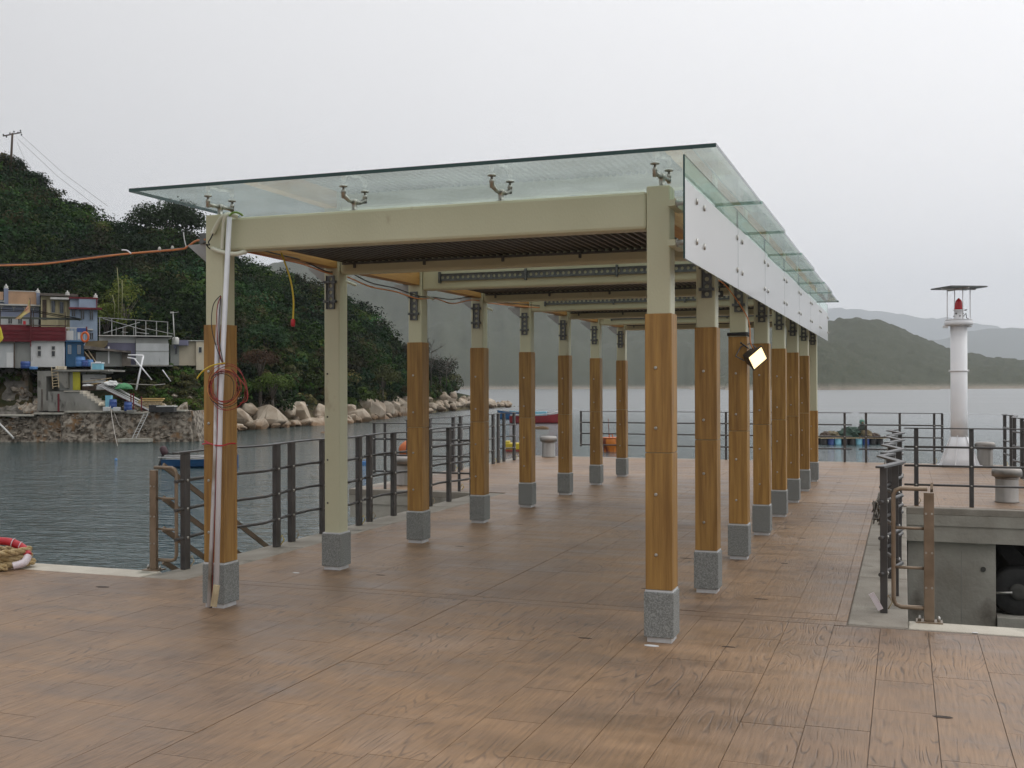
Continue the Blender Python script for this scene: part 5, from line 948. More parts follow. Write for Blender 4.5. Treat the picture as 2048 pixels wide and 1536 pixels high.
# corrugated soffit sheets in every other bay
for i in (0, 2, 4, 6):
    y = CY0+SP*i; n = 52; w_ = (CXR-CXL-ST-.10); prof = []
    for k in range(n):
        x = k/n*w_; d = w_/n; prof += [(x, 0), (x+d*.3, 0), (x+d*.42, .020), (x+d*.88, .020)]
    prof.append((w_, 0)); V0 = []; mb = MB()
    for yy in (.075, SP-.075):
        V0 += [(CXL+ST/2+.05+a, yy, 2.845+b) for a, b in prof]
    m_ = len(prof); mb.add(V0+[(a, b, c+.0012) for a, b, c in V0], [(j, j+1, j+1+m_, j+m_) for j in range(m_-1)]+[(2*m_+j, 3*m_+j, 3*m_+j+1, 2*m_+j+1) for j in range(m_-1)]+[(j, j+2*m_, j+1+2*m_, j+1) for j in range(m_-1)])
    s_ = S('soffit_sheet', mb, corr, None, (0, y, 0)); s_.location.x = -XC
    mb = MB()
    for yy in (.076, SP-.106): mb.box(CXL+ST/2+.04, CXR-ST/2-.04, yy, yy+.03, 2.826, 2.8442)
    for xx in (-4.75, -4.05, -3.3, -2.6, -1.85): mb.box(xx, xx+.02, SP-.13, SP-.107, 2.79, 2.842)
    ob('support_angle', mb, galv, s_)
# glass roof panes and fascia panes
GZ = 3.171; gx0, gx1 = -5.49, -1.085; ys = [6.74]+[CY0+SP*i-.06 for i in range(1, 8)]+[20.12]; ys[1] = 8.97
for i in range(8):
    a, b = ys[i]+(.004 if i else 0), ys[i+1]-.004; dx_ = (0, .012, -.006, .010, -.004, .012, -.008, .006)[i]; mb = MB()
    tilt = (.0, .004, -.003, .004, .0, .004, -.003, .002)[i]*.7
    vs = [Vector((x, yy, z+(tilt*(1 if yy > a+.1 else -1)))) for z in (GZ, GZ+.026) for yy in (a, b) for x in (gx0+dx_, gx1+dx_)]
    mb.add(vs, [(0, 2, 3, 1), (4, 5, 7, 6), (0, 1, 5, 4), (2, 6, 7, 3), (0, 4, 6, 2), (1, 3, 7, 5)]); mb.m = [0, 0, 1 if i == 0 else 2, 1 if i == 7 else 2, 1, 1]
    s_ = S('roof_pane', mb, [roof_glass, glass_edge, joint_edge], None, (0, 0, 0)); s_.location = (-XC, -CY0, 0)
FX = -1.27; fy = [6.66, 8.95]+[8.95+SP*k for k in range(1, 6)]+[20.03]
fy = [6.66, 8.94, 10.77, 12.60, 14.43, 16.26, 18.09, 20.03]
for i in range(7):
    a, b = fy[i]+.004, fy[i+1]-.004; mb = MB(); zb, zf, zt = 2.485, 2.975, 3.125; zf += (0, .008, -.006, .008, .0, -.008, .004)[i]; tk = .012
    vs = [(FX+sx_*tk/2, yy, z) for z in (zb, zf, zt) for yy in (a, b) for sx_ in (-1, 1)]
    mb.add(vs, [(0, 4, 6, 2), (1, 3, 7, 5), (4, 8, 10, 6), (5, 7, 11, 9), (0, 1, 5, 4), (4, 5, 9, 8), (2, 6, 7, 3), (6, 10, 11, 7), (0, 2, 3, 1), (8, 9, 11, 10)]); mb.m = [2, 2, 0, 0, 1, 1, 1, 1, 1, 1]
    f_ = S('fascia_pane', mb, [clear_strip, glass_edge, frost], None, (0, 0, 0)); f_.location = (-XC, -CY0, 0)
    if i == 0: frf = f_
for i in range(8):
    y = CY0+SP*i
    for z in (2.635, 2.895):
        for dy in (-.14, .14):
            mb = MB(); R_ = Matrix.Rotation(math.pi/2, 4, 'Y'); mb.lathe([(.030, 0), (.030, .006), (.018, .008), (.018, .08), (.026, .085), (.026, .116)], (0, 0, 0), 14, M=Matrix.Translation((FX-.008-.116, y+dy, z)) @ R_); mb.lathe([(.021, 0), (.021, .004), (.016, .012)], (0, 0, 0), 14, M=Matrix.Translation((FX+.0062, y+dy, z)) @ R_)
            s_ = S('standoff', mb, stainless, None, (0, 0, 0)); s_.location = (-XC, -CY0, 0)
        mb = MB(); mb.box(CXR+ST/2+.001, FX-.127, y-.17, y+.17, z-.02, z+.02); s_ = S('standoff_bracket', mb, cream, None, (0, 0, 0)); s_.location = (-XC, -CY0, 0)

# pits and drain covers in the deck beside the columns
k = 0
for i in range(8):
    for cx, dx_ in ((CXL, .55), (CXR, .45), (CXR, -.5)):
        if cx == CXL and i == 0: continue
        bm = MB(); a_ = .03+R.random()*.03; poly = [(a_*math.cos(q_)*(1+.25*R.random()), .012*math.sin(q_)*(1+.3*R.random())) for q_ in np.linspace(0, 6.0, 11)]
        bm.plate(poly, .0008, .0018); tag(ob('anchor_scar', bm, pit_m, loc=(cx+dx_, CY0+SP*i-.12+R.uniform(-.1, .1), 0)), 'small dark broken patch in the deck %s the %s %s column' % ('right of' if dx_ > 0 else 'left of', ('nearest', 'second', 'third', 'fourth', 'fifth', 'sixth', 'seventh', 'farthest')[i], 'left' if cx == CXL else 'right'), 'patch', 'dark patches in the deck beside the columns'); k += 1
for i, (px, py, a_) in enumerate(((592, 1146, .035), (365, 1302, 0), (1303, 1292, .05), (1560, 1455, 0), (205, 1174, .07), (1885, 1434, .05), (1950, 1266, .02))):
    if not a_: continue
    p = on_z(px, py, 0); bm = MB(); bm.plate([(a_*math.cos(q_), a_*.35*math.sin(q_)*(1+.5*R.random())) for q_ in np.linspace(0, 6, 9)], .0008, .0016 if i in (4, 5) else .004)
    dark = i in (4, 5); tag(ob('deck_patch' if dark else 'paper_scrap', bm, pit_m if dark else white_paint, loc=p), ('scrap of white paper between the two nearest left columns', '', 'white paint chip in front of the nearest right column', '', 'dark scar in the deck near the coiled rope', 'dark scar in the deck at the lower right', 'tiny white chip beside the right kerb')[i], 'patch' if dark else 'litter')
for i, px in enumerate(()): pass

# ------------------------------------------------------------------ railings
BZ = (.83, .565, .295)
def rail(label, pts, posts, grp, hang=(), top_w=.065, bar_r=.0155, zigzag=True, post_w=(.052, .085)):
    """pts: plan polyline of the panel; posts: distances along it."""
    P_ = [Vector((a, b, 0)) for a, b in pts]; o0 = P_[0].copy(); t = thing('railing', label, 'railing', o0, 0, grp); P_ = [p-o0 for p in P_]
    seg = [(P_[i+1]-P_[i]).length for i in range(len(P_)-1)]
    def at(d):
        for i, L_ in enumerate(seg):
            if d <= L_ or i == len(seg)-1: return P_[i]+(P_[i+1]-P_[i])*(d/L_), (P_[i+1]-P_[i]).normalized()
            d -= L_
    up = Vector((0, 0, 1)); lft, rgt = [], []
    for i, p in enumerate(P_):
        d = ((P_[min(i+1, len(P_)-1)]-p).normalized()+(p-P_[max(i-1, 0)]).normalized()).normalized(); nrm = Vector((-d.y, d.x, 0)); lft.append(p+nrm*top_w/2); rgt.append(p-nrm*top_w/2)
    mb = MB()
    n = len(P_); vs = [v+up*1.085 for v in lft+rgt]+[v+up*1.10 for v in lft+rgt]
    fs = []
    for i in range(n-1): fs += [(i, i+1, n+i+1, n+i), (2*n+i, 3*n+i, 3*n+i+1, 2*n+i+1), (i, 2*n+i, 2*n+i+1, i+1), (n+i, n+i+1, 3*n+i+1, 3*n+i)]
    fs += [(0, n, 3*n, 2*n), (n-1, 3*n-1, 4*n-1, 2*n-1)]; mb.add(vs, fs); ob('top_rail', mb, dark_paint, t)
    for z in BZ: mb = MB(); mb.tube([p+up*z for p in P_], bar_r, 8); ob('bar', mb, dark_paint, t)
    for k, d in enumerate(posts):
        p, dr = at(d); ang = math.atan2(dr.y, dr.x); zb = .25 if k in hang else 0.001; wx = post_w[0]
        mb = MB(); mb.box(-wx/2, wx/2, -.012, .012, 0, 1.084-zb) if not zigzag else mb.box(-wx*.5, wx*.5, -post_w[1]/2, post_w[1]/2, 0, 1.084-zb); po = ob('post', mb, dark_paint, t, p+up*zb, rz=(0 if zigzag else 0), bevel=.003)
        for z in BZ:
            mb = MB(); mb.lathe([(.014, 0), (.014, .006), (.006, .012)], (0, 0, 0), 8, M=Matrix.Translation((wx/2 if zigzag else 0, 0 if zigzag else -.013, z-zb)) @ (Matrix.Rotation(math.pi/2, 4, 'Y') if zigzag else Matrix.Rotation(math.pi/2, 4, 'X'))); ob('bolt', mb, stainless, po)
        if k not in hang and k % 2 == 0: mb = MB(); mb.tube([(.03, .03, .02), (.06, .05, .07), (.03, .06, .12), (.01, .03, .06)], .006, 5); ob('wire_tie', mb, yellow_w if k else scrap, po)
    return t
def zz(xi, xo, y0, y1, pk):                                            # zigzag between inner xi and outer xo; pk: list of (y, inner?)
    return [((xi if inn else xo), y) for y, inn in pk]
nm = ('first', 'second', 'third', 'fourth')
for i in range(4):
    y0 = 8.42+SP*1.012*i; a = [(-6.32, y0), (-6.38, y0+.62), (-6.22, y0+1.30), (-6.31, y0+1.80)]
    if i == 0: a = [(-6.30, 8.36), (-6.37, 9.0), (-6.22, 9.72), (-6.31, 10.26)]
    rail('%s dark zigzag rail panel from the ladder gate along the left walkway edge' % nm[i], a, (.18, .92, 1.70) if i == 0 else (.17, .85, 1.66), 'zigzag rail panels along the left walkway edge')
    b = [(-.17, y0+(.02 if i else .1)), (-.02, y0+.72), (-.19, y0+1.42), (-.10, y0+1.80)]
    rail('%s dark zigzag rail panel from the ladder gate along the right walkway edge' % nm[i], b, (.10 if i == 0 else .2, .85, 1.70), 'zigzag rail panels along the right walkway edge')
rail('straight rail panel on the left inner edge of the pier head', [(-8.33, 16.3), (-7.4, 16.3), (-6.58, 16.3)], (.02, .22, 1.55), 'straight rail panels of the pier head', hang=(0,), zigzag=False, post_w=(.045, .02))
rail('straight rail panel over the tyre fender opening on the right', [(0.0, 16.42), (.9, 16.42), (2.05, 16.42)], (.16, .88, 1.7), 'straight rail panels of the pier head', zigzag=False, post_w=(.06, .02))
rail('long straight rail along the seaward edge behind the shelter', [(-7.33, 25.2), (-3, 25.2), (-1.09, 25.2)], (.02, .3, 1.9, 3.48, 4.6, 6.09), 'straight rail panels of the pier head', hang=(0,), zigzag=False, post_w=(.05, .02))
rail('short straight rail on the seaward edge beside the white beacon', [(-.94, 25.2), (-.1, 25.2), (.78, 25.16)], (.15, .85, 1.55, 1.71), 'straight rail panels of the pier head', hang=(3,), zigzag=False, post_w=(.05, .02))
for i, (y0, L_) in enumerate(((17.85, 2.35), (20.33, 2.1), (22.55, 1.2))):
    rail('%s zigzag rail panel on the far left side of the pier head' % ('nearest', 'middle', 'last')[i], [(-8.45, y0), (-8.58, y0+L_*.35), (-8.40, y0+L_*.72), (-8.48, y0+L_)], (.12, L_*.5, L_-.12), 'zigzag rail panels on the left side of the pier head')
for i, (y0, L_) in enumerate(((18.6, 2.0), (20.75, 2.0), (22.9, 1.9))):
    rail('%s zigzag rail panel on the right side of the pier head near the beacon' % ('nearest', 'middle', 'last')[i], [(1.98, y0), (2.08, y0+L_*.35), (1.90, y0+L_*.72), (1.98, y0+L_)], (.12, L_*.5, L_-.12), 'zigzag rail panels on the right side of the pier head', post_w=(.06, .12))

# ladder gates at the two inner corners
def gate(label, x_post, x_far, y):
    t = thing('ladder_gate', label, 'gate', (x_post, y, 0)); d = x_far-x_post; sg = 1 if d > 0 else -1
    mb = MB(); mb.box(-.035, .035, -.02, .02, .012, .93); ob('post', mb, brown_metal, t, bevel=.004); mb = MB(); mb.box(-.09, .09, -.06, .06, .001, .012); ob('base_plate', mb, brown_metal, t)
    xa, xb = sg*.05, d; r = .05; pts = [(0, -.03, .12), (xa, -.03, .10)]
    pts = [(sg*.036, 0, .97)] if False else []
    loop = [(xa*.2, 0, .955), (xb-sg*r, 0, .955), (xb-sg*r*.3, 0, .94), (xb, 0, .955-r), (xb, 0, .10+r), (xb-sg*r*.3, 0, .115), (xb-sg*r, 0, .10), (xa*.2, 0, .10)]
    mb = MB(); mb.tube(loop, .0165, 10); ob('frame', mb, brown_metal, t)
    for z in (.67, .385): mb = MB(); mb.tube([(sg*.02, 0, z), (xb, 0, z)], .011, 8); ob('rung', mb, brown_metal, t)
    for z in (.25, .5, .78):
        for dx_ in (-.02, .02): mb = MB(); mb.lathe([(.008, 0), (.008, .006)], (0, 0, 0), 8, M=Matrix.Translation((dx_, -.021, z)) @ Matrix.Rotation(math.pi/2, 4, 'X')); ob('bolt', mb, stainless, t)
    for dx_ in (-.065, .065): mb = MB(); mb.lathe([(.012, 0), (.012, .02), (.006, .035)], (dx_, 0, .012), 8); ob('anchor_bolt', mb, stainless, t)
gate('brown tube ladder gate at the left corner beside the coiled rope edge', -6.565, -6.315, 8.40); gate('brown tube ladder gate at the right corner beside the concrete recess', .165, -.075, 8.36)
def stair(label, x, sgn):
    t = thing('landing_stair', label, 'stair', (x, 8.5, 0)); y0, L_ = .08, 2.9; sl = -.57
    for z in (.96, .65, .36, .05): mb = MB(); mb.bar((0, y0, z), (0, y0+L_, z+sl*L_), .018, .05); ob('handrail', mb, brown_metal, t)
    mb = MB(); mb.bar((sgn*.9, y0, -.25), (sgn*.9, y0+L_, -.25+sl*L_), .02, .16); ob('stringer', mb, galv, t); mb = MB(); mb.bar((sgn*.04, y0, -.25), (sgn*.04, y0+L_, -.25+sl*L_), .02, .16); ob('stringer', mb, galv, t)
    for i in range(11): y = y0+.14+i*.25; mb = MB(); mb.box(min(sgn*.05, sgn*.89), max(sgn*.05, sgn*.89), y-.11, y+.11, -.27+sl*(y-y0), -.24+sl*(y-y0)); ob('tread', mb, galv, t)
stair('brown handrails of the metal stair descending to the water on the left', -6.60, -1); stair('metal stair descending to the water in the right recess', .19, 1)
for sx_ in (-1, 1):
    x = -7.3 if sx_ < 0 else 1.15; mb = MB(); mb.box(-.8, .8, -.9, .9, -.2, 0); o = ob('stair_landing', mb, pier_m, loc=(x, 12.4, -1.95)); o['kind'] = 'structure'

# bollards
def bollard(label, x, y):
    t = thing('mooring_bollard', label, 'bollard', (x, y, 0), 0, 'steel mooring bollards'); mb = MB(); mb.lathe([(.17, 0.001), (.155, .02), (.155, .36), (.15, .37)], (0, 0, 0), 28); ob('body', mb, bollard_m, t); mb = MB(); mb.lathe([(.19, .372), (.205, .38), (.207, .44), (.20, .475), (.17, .50), (.05, .508)], (0, 0, 0), 28); ob('cap', mb, bollard_m, t)
    mb = MB(); mb.lathe([(.158, .34), (.163, .345), (.163, .365), (.158, .37)], (0, 0, 0), 28); ob('collar', mb, bollard_m, t)
bollard('steel bollard seen between the fourth and fifth left columns at the seaward corner', -8.03, 24.9); bollard('steel bollard beside the white beacon base', 1.6, 24.95); bollard('steel bollard at the right frame edge above the tyre opening', 1.40, 17.3); bollard('steel bollard behind the third left column on the near side of the pier head', -8.13, 17.05)

# beacon
t = thing('beacon', 'white tubular harbour beacon with red lantern and solar roof', 'beacon', (1.08, 24.55, 0))
mb = MB(); mb.lathe([(.45, 0.001), (.45, .03), (.20, .034)], (0, 0, 0), 32); ob('base_flange', mb, white_paint, t); mb = MB(); mb.lathe([(.36, .035), (.30, .18), (.235, .40), (.175, .62)], (0, 0, 0), 32); ob('skirt', mb, white_paint, t)
for i in range(6): a = i*math.pi/3+.3; mb = MB(); mb.add([(.17, -.008, .66), (.42, -.008, .035), (.2, -.008, .035), (.17, .008, .66), (.42, .008, .035), (.2, .008, .035)], [(0, 1, 2), (5, 4, 3), (0, 3, 4, 1), (1, 4, 5, 2), (2, 5, 3, 0)]); ob('gusset', mb, white_paint, t, (0, 0, .0005), rz=a)
mb = MB(); mb.lathe([(.168, .62), (.165, 1.0), (.165, 2.95)], (0, 0, 0), 32); ob('tube', mb, white_paint, t); mb = MB(); mb.lathe([(.17, 1.985), (.182, 1.988), (.182, 2.01), (.17, 2.013)], (0, 0, 0), 32); mb.box(-.20, -.17, -.03, .03, 1.985, 2.02); mb.box(.17, .20, -.03, .03, 1.985, 2.02); ob('clamp_ring', mb, white_paint, t)
mb = MB(); mb.lathe([(.17, 2.93), (.27, 2.95), (.28, 2.96), (.28, 3.03), (.26, 3.035), (.255, 3.05), (.265, 3.055), (.265, 3.07), (.1, 3.075)], (0, 0, 0), 32); ob('top_flange', mb, white_paint, t); mb = MB(); mb.box(-.31, -.21, -.08, .08, 2.90, 2.948); mb.box(.16, .25, -.06, .06, 2.905, 2.929); ob('bracket', mb, white_paint, t)
mb = MB(); mb.lathe([(.10, 3.076), (.11, 3.09), (.095, 3.11), (.085, 3.25), (.11, 3.262), (.11, 3.275)], (0, 0, 0), 24); ob('lamp_base', mb, white_paint, t); mb = MB()
for a in range(8): mb.lathe([(.014, 0), (.014, .02)], (0, 0, 0), 8, M=Matrix.Rotation(a*math.pi/4+.2, 4, 'Z') @ Matrix.Translation((.085, 0, 3.14+.05*(a % 2))) @ Matrix.Rotation(math.pi/2, 4, 'Y'))
ob('lamp_bolts', mb, rubber, t)
mb = MB(); mb.lathe([(.088, 3.277), (.09, 3.30), (.084, 3.32), (.086, 3.35), (.078, 3.37), (.080, 3.40), (.068, 3.43), (.066, 3.45), (.045, 3.48), (.02, 3.50), (.015, 3.515)], (0, 0, 0), 24); ob('red_lantern', mb, red_lens, t)
for a in (.3, 1.87, 3.44, 5.01): mb = MB(); mb.tube([(.235*math.cos(a), .235*math.sin(a), 3.07), (.235*math.cos(a), .235*math.sin(a), 3.70)], .009, 6); ob('roof_rod', mb, white_paint, t)
mb = MB(); mb.box(-.40, .40, -.40, .40, 3.716, 3.742); o = ob('solar_roof', mb, [solar], t, rz=.5); mb = MB(); mb.box(-.38, .38, -.02, .02, 3.69, 3.7155); mb.box(-.02, .02, -.38, -.022, 3.69, 3.7155); mb.box(-.02, .02, .022, .38, 3.69, 3.7155); ob('roof_bracket', mb, white_paint, t, rz=.5)
mb = MB(); mb.tube([(.1, 0, 3.15), (.14, .02, 3.2), (.15, .03, 3.10), (.2, .05, 3.08)], .008, 6); mb.tube([(.11, 0, 3.26), (.16, 0, 3.27)], .012, 6); ob('lamp_cable', mb, rubber, t)

# ------------------------------------------------------------------ rope coil, far left edge
t = thing('rope_coil', 'heavy tan mooring rope coiled at the left deck edge, wrapped in red and white tape', 'rope', (-7.98, 8.06, 0), YAW)
def strand(pts, r, m, name, par, twist=True):
    mb = MB(); pts = [Vector(p) for p in pts]
    # resample smoothly
    Q = []
    for i in range(len(pts)-1):
        p0, p1, p2, p3 = pts[max(i-1, 0)], pts[i], pts[i+1], pts[min(i+2, len(pts)-1)]
        for k in range(10):
            u = k/10; Q.append(.5*((2*p1)+(p2-p0)*u+(2*p0-5*p1+4*p2-p3)*u*u+(3*p1-p0-3*p2+p3)*u**3))
    Q.append(pts[-1])
    if twist:
        for s_ in range(3):
            L_ = 0; out_ = []
            for i, q in enumerate(Q):
                if i: L_ += (q-Q[i-1]).length
                tg = (Q[min(i+1, len(Q)-1)]-Q[max(i-1, 0)]).normalized(); x = tg.cross(Vector((0, 0, 1)));
                if x.length < .1: x = Vector((1, 0, 0))
                x.normalize(); y = tg.cross(x); a = L_*2*math.pi/(r*7)+s_*2.094; out_.append(q+(x*math.cos(a)+y*math.sin(a))*r*.5)
            mb.tube(out_, r*.56, 7)
    else: mb.tube(Q, r, 10)
    return ob(name, mb, m, par)
rr = .032
loops = []
for k, (ry, z, w_) in enumerate(((0, .035, .50), (.02, .09, .46), (-.02, .15, .44))):
    strand([(-.55, -.12+ry, z), (-.2, -.16+ry, z), (.08, -.12+ry, z+.01), (.20 if k else .24, .0, z+.02), (.12, .12+ry, z+.01), (-.2, .15, z), (-.55, .1, z)], rr, rope_m, 'rope_turn', t)
strand([(-.6, -.02, .05), (-.35, -.2, .12), (-.22, -.22, .06), (-.05, -.25, .035), (.1, -.2, .035)], rr, rope_m, 'rope_turn', t)
strand([(-.6, -.1, .20), (-.4, -.22, .15), (-.28, -.28, .06), (-.15, -.30, .03)], rr, rope_m, 'rope_turn', t)
arc = [(-.42, .02, .19), (-.3, .03, .235), (-.15, .03, .25), (.02, .02, .24), (.15, 0, .19), (.22, -.03, .12), (.20, -.08, .06), (.12, -.13, .035)]
strand(arc[:3], rr*1.12, tape_w, 'white_tape', t, False); strand(arc[2:6], rr*1.16, red_tape, 'red_tape', t, False); strand(arc[5:], rr*1.16, tape_w, 'white_tape', t, False); strand([(-.60, .0, .14), (-.50, .01, .17), (-.42, .02, .19)], rr, rope_m, 'rope_turn', t)
mb = MB(); mb.tube([(-.235+.022*math.cos(a), -.012, .243+.02*math.sin(a)) for a in np.linspace(0, 6.28, 13)], .004, 5); ob('printed_ring', mb, red_tape, t)
for xx in (.06, .13): mb = MB(); mb.tube([(xx+.038*math.cos(a)*.3, .01+.041*math.sin(a), (.232 if xx < .1 else .20)+.041*math.cos(a)) for a in np.linspace(0, 6.28, 13)], .004, 5); ob('printed_stripe', mb, tape_w, t)

# ------------------------------------------------------------------ pipes, cables and coil on the first left column
t = thing('conduit_pipes', 'pair of white plastic pipes leaning against the first left column', 'pipe', (-5.02, 7.08, 0)); cx0, cy0 = -5.02, 7.08
def L1(px, py, y): d = ray(px, py); k = y/d.y; p = Vector((0, 0, H))+d*k; return p-Vector((cx0, cy0, 0))
mb = MB(); mb.tube([L1(459, 434, 7.06), L1(441, 800, 7.02), L1(433, 1172, 6.965)], .0195, 12); ob('pipe', mb, white_pvc, t)
mb = MB(); mb.tube([L1(440, 597, 7.09), L1(436, 660, 7.07), L1(434, 690, 7.04)], .0165, 12); mb.tube([L1(434, 690, 7.04), L1(431, 900, 7.01), L1(418, 1214, 6.955)], .0165, 12); ob('pipe', mb, dirty_pvc, t, label='dirty thinner pipe')
mb = MB(); a, b_ = L1(433.5, 1170, 6.94), L1(427, 1213, 6.93); mb.bar(a, b_, .044, .02, up=(0, 1, 0)); tag(ob('wood_scrap', mb, scrap, loc=(cx0, cy0, 0)), 'splintered wood offcut tied at the foot of the white pipes', 'wood')
mb = MB(); mb.bar(L1(423, 1150, 6.97), L1(421, 1216, 6.96), .02, .015, up=(0, 1, 0)); tag(ob('wood_scrap', mb, darkwood, loc=(cx0, cy0, 0)), 'thin dark stick standing between the white pipes', 'wood')
O1 = Vector((cx0, cy0, 0))
def cab(name, label, pts, r, m, cat='cable', parent=None):
    mb = MB(); P_ = [Vector(p) for p in pts]; Q = []
    for i in range(len(P_)-1):
        p0, p1, p2, p3 = P_[max(i-1, 0)], P_[i], P_[i+1], P_[min(i+2, len(P_)-1)]
        for k_ in range(8): u = k_/8; Q.append(.5*((2*p1)+(p2-p0)*u+(2*p0-5*p1+4*p2-p3)*u*u+(3*p1-p0-3*p2+p3)*u**3))
    Q.append(P_[-1]); o0 = Vector((0, 0, 0)) if parent else Q[0].copy(); mb.tube([q-o0 for q in Q], r, 7)
    if parent: return ob(name, mb, m, parent)
    return tag(ob(name, mb, m, loc=o0), label, cat)
A = lambda px, py, y: L1(px, py, y)+O1
cab('white_hose', 'pale hose draped over the top of the first left column down its left side', [A(425, 468, 7.10), A(440, 440, 7.08), A(452, 430, 7.07), A(462, 429, 7.09), A(476, 433, 7.12)], .018, hose_w, 'hose')
cab('white_hose', 'pale hose hanging straight down behind the white pipe', [A(468, 429, 7.10), A(452, 431, 7.05), A(447, 450, 7.06), A(444, 500, 7.08)], .013, hose_w, 'hose')
cab('white_hose', 'short pale hose crossing the first left column under the beam', [A(424, 497, 7.09), A(445, 504, 7.075), A(470, 508, 7.08), A(492, 503, 7.16)], .018, hose_w, 'hose')
cab('green_cable', 'green cable tail curving over the front beam', [A(459, 432, 7.05), A(465, 426, 7.04), A(475, 425, 7.05), A(485, 431, 7.1)], .008, green_w)
cab('black_wire', 'black wire wound with clips on the left edge of the first left column', [A(427, 465, 7.09), A(421, 478, 7.08), A(417, 484, 7.07), A(419, 490, 7.07), A(413, 489, 7.05), A(418, 496, 7.08), A(424, 499, 7.09)], .005, black_w, 'wire')
# orange feed cable coming from the far left, sagging to the column, then on along the row
cab('orange_cable', 'orange cable arriving from the left to the first left column', [A(-500, 536, 9.6), A(-150, 535, 8.7), A(0, 531, 8.2), A(83, 528, 7.95), A(167, 518, 7.75), A(250, 508, 7.55), A(354, 499, 7.35), A(374, 494, 7.3), A(392, 482, 7.25), A(411, 479, 7.17)], .0085, orange_w)
cab('steel_wire', 'thin dark support wire beside the orange cable', [A(-500, 534, 9.6), A(0, 528, 8.2), A(180, 513, 7.75), A(354, 497, 7.35), A(412, 485, 7.15)], .004, black_w, 'wire')
cab('cable_tail', 'white stripped wire end hooked on the orange cable', [A(262, 507, 7.48), A(254, 501, 7.48), A(244, 500, 7.48)], .006, white_pvc, 'wire'); cab('cable_tie', 'upright white cable tie where the orange cable meets the column', [A(373, 496, 7.3), A(369, 480, 7.3), A(367, 464, 7.3)], .004, white_pvc, 'tie')
for i, x in enumerate((319, 345)): mb = MB(); mb.lathe([(.012, 0), (.014, .012), (.006, .03)], (0, 0, 0), 10); tag(ob('cable_clip', mb, polem, loc=A(x, (501, 499)[i], 7.36)), ('left white clip riding on the orange cable', 'right white clip riding on the orange cable')[i], 'clip')
ys_ = [CY0+SP*i for i in range(8)]
pl = [A(470, 500, 7.32), A(505, 506, 7.45), A(560, 518, 7.9), A(605, 528, 8.35), A(655, 546, 8.86), A(690, 552, 9.2), A(740, 573, 9.85), A(790, 583, 10.35), A(835, 597, 10.68), A(870, 597, 11.2), A(905, 607, 11.8), A(945, 600, 12.4), A(985, 607, 13.0), A(1060, 614, 14.1), A(1150, 617, 15.8), A(1290, 619, 17.5)]
cab('orange_cable', 'orange cable sagging from column to column under the left purlins', pl, .007, orange_w)
cab('black_cable', 'black cable running beside the orange one along the left column row', [p+Vector((.0, .01, (.05, .04, .035, .03, .012)[i % 5])) for i, p in enumerate(pl)], .006, black_w)
for i in (1, 2, 3): y = ys_[i]; cab('white_sleeve', ('white sleeve on the cables just past the second left column', 'white sleeve on the cables at the third left column', 'white sleeve on the cables at the fourth left column')[i-1], [Vector((-4.97, y+.02-.10, 2.70)), Vector((-4.93, y+.05, 2.69)), Vector((-4.92, y+.24, 2.67))], .014, hose_w, 'sleeve')
cab('yellow_cable', 'yellow cable hanging free under the front beam with a red plug', [A(562, 505, 7.4), A(568, 520, 7.4), A(581, 560, 7.4), A(587, 600, 7.4), A(586, 640, 7.4)], .007, yellow_w)
mb = MB(); mb.lathe([(.012, 0), (.017, .01), (.017, .05), (.008, .06)], (0, 0, 0), 10); tag(ob('red_plug', mb, red_tape, loc=A(586, 653, 7.4)), 'red plug at the end of the hanging yellow cable', 'plug')
# wire coil
t = thing('wire_coil', 'coil of red and black wires hung on the white pipe of the first left column', 'coil', A(450, 770, 6.985)); o1 = A(450, 770, 6.985)
for k_ in range(9):
    cx_, cz_ = R.uniform(-.025, .035), R.uniform(-.012, .012); ra = R.uniform(.115, .168); rb = ra*R.uniform(.9, 1.08); n_ = 40
    mb = MB(); mb.tube([(cx_+ra*math.sin(a), -.002*k_+.012*math.sin(3*a+k_), -.02+cz_+rb*math.cos(a)-(.15-rb)*.9*0) for a in np.linspace(0, 2*math.pi, n_)], (.0028, .0024)[k_ % 2], 5, cap=False); ob('wire_turn', mb, (red_w, black_w, red_w, red_w, orange_w)[k_ % 5], t)
def B1(px, py, y): return A(px, py, y)-o1
for k_, pts in enumerate(([(442, 592), (438, 640), (440, 690), (447, 728)], [(442, 592), (434, 620), (436, 690), (446, 728)], [(441, 591), (426, 612), (424, 660), (440, 715), (447, 728)])): cab('lead', '', [B1(a, b, 7.0-.003*k_) for a, b in pts], .0035, (black_w, red_w, black_w)[k_], parent=t)
cab('lead', '', [B1(450, 726, 6.98), B1(425, 731, 6.98), B1(405, 743, 6.97), B1(394, 757, 6.96)], .006, yellow_w, parent=t); cab('lead', '', [B1(463, 738, 6.97), B1(492, 775, 6.96), B1(494, 800, 6.95), B1(480, 806, 6.95)], .004, red_w, parent=t)
cab('tape_tie', 'red tape tied round the pipes and the first left column', [A(405, 888, 7.09), A(418, 887, 7.05), A(433, 891, 6.99), A(446, 891, 6.99), A(460, 887, 7.08), A(471, 887, 7.09)], .006, red_tape, 'tape'); cab('tape_tie', 'loose tail of the red tape tie on the first left column', [A(410, 882, 7.08), A(422, 888, 7.04), A(431, 893, 7.0)], .005, red_tape, 'tape')
mb = MB(); mb.tube([A(436, 740, 7.0)-A(436, 740, 7.0), A(434, 900, 6.99)-A(436, 740, 7.0), A(424, 1200, 6.95)-A(436, 740, 7.0)], .003, 5); tag(ob('red_string', mb, red_w, loc=A(436, 740, 7.0)), 'red string running down between the two white pipes', 'string')

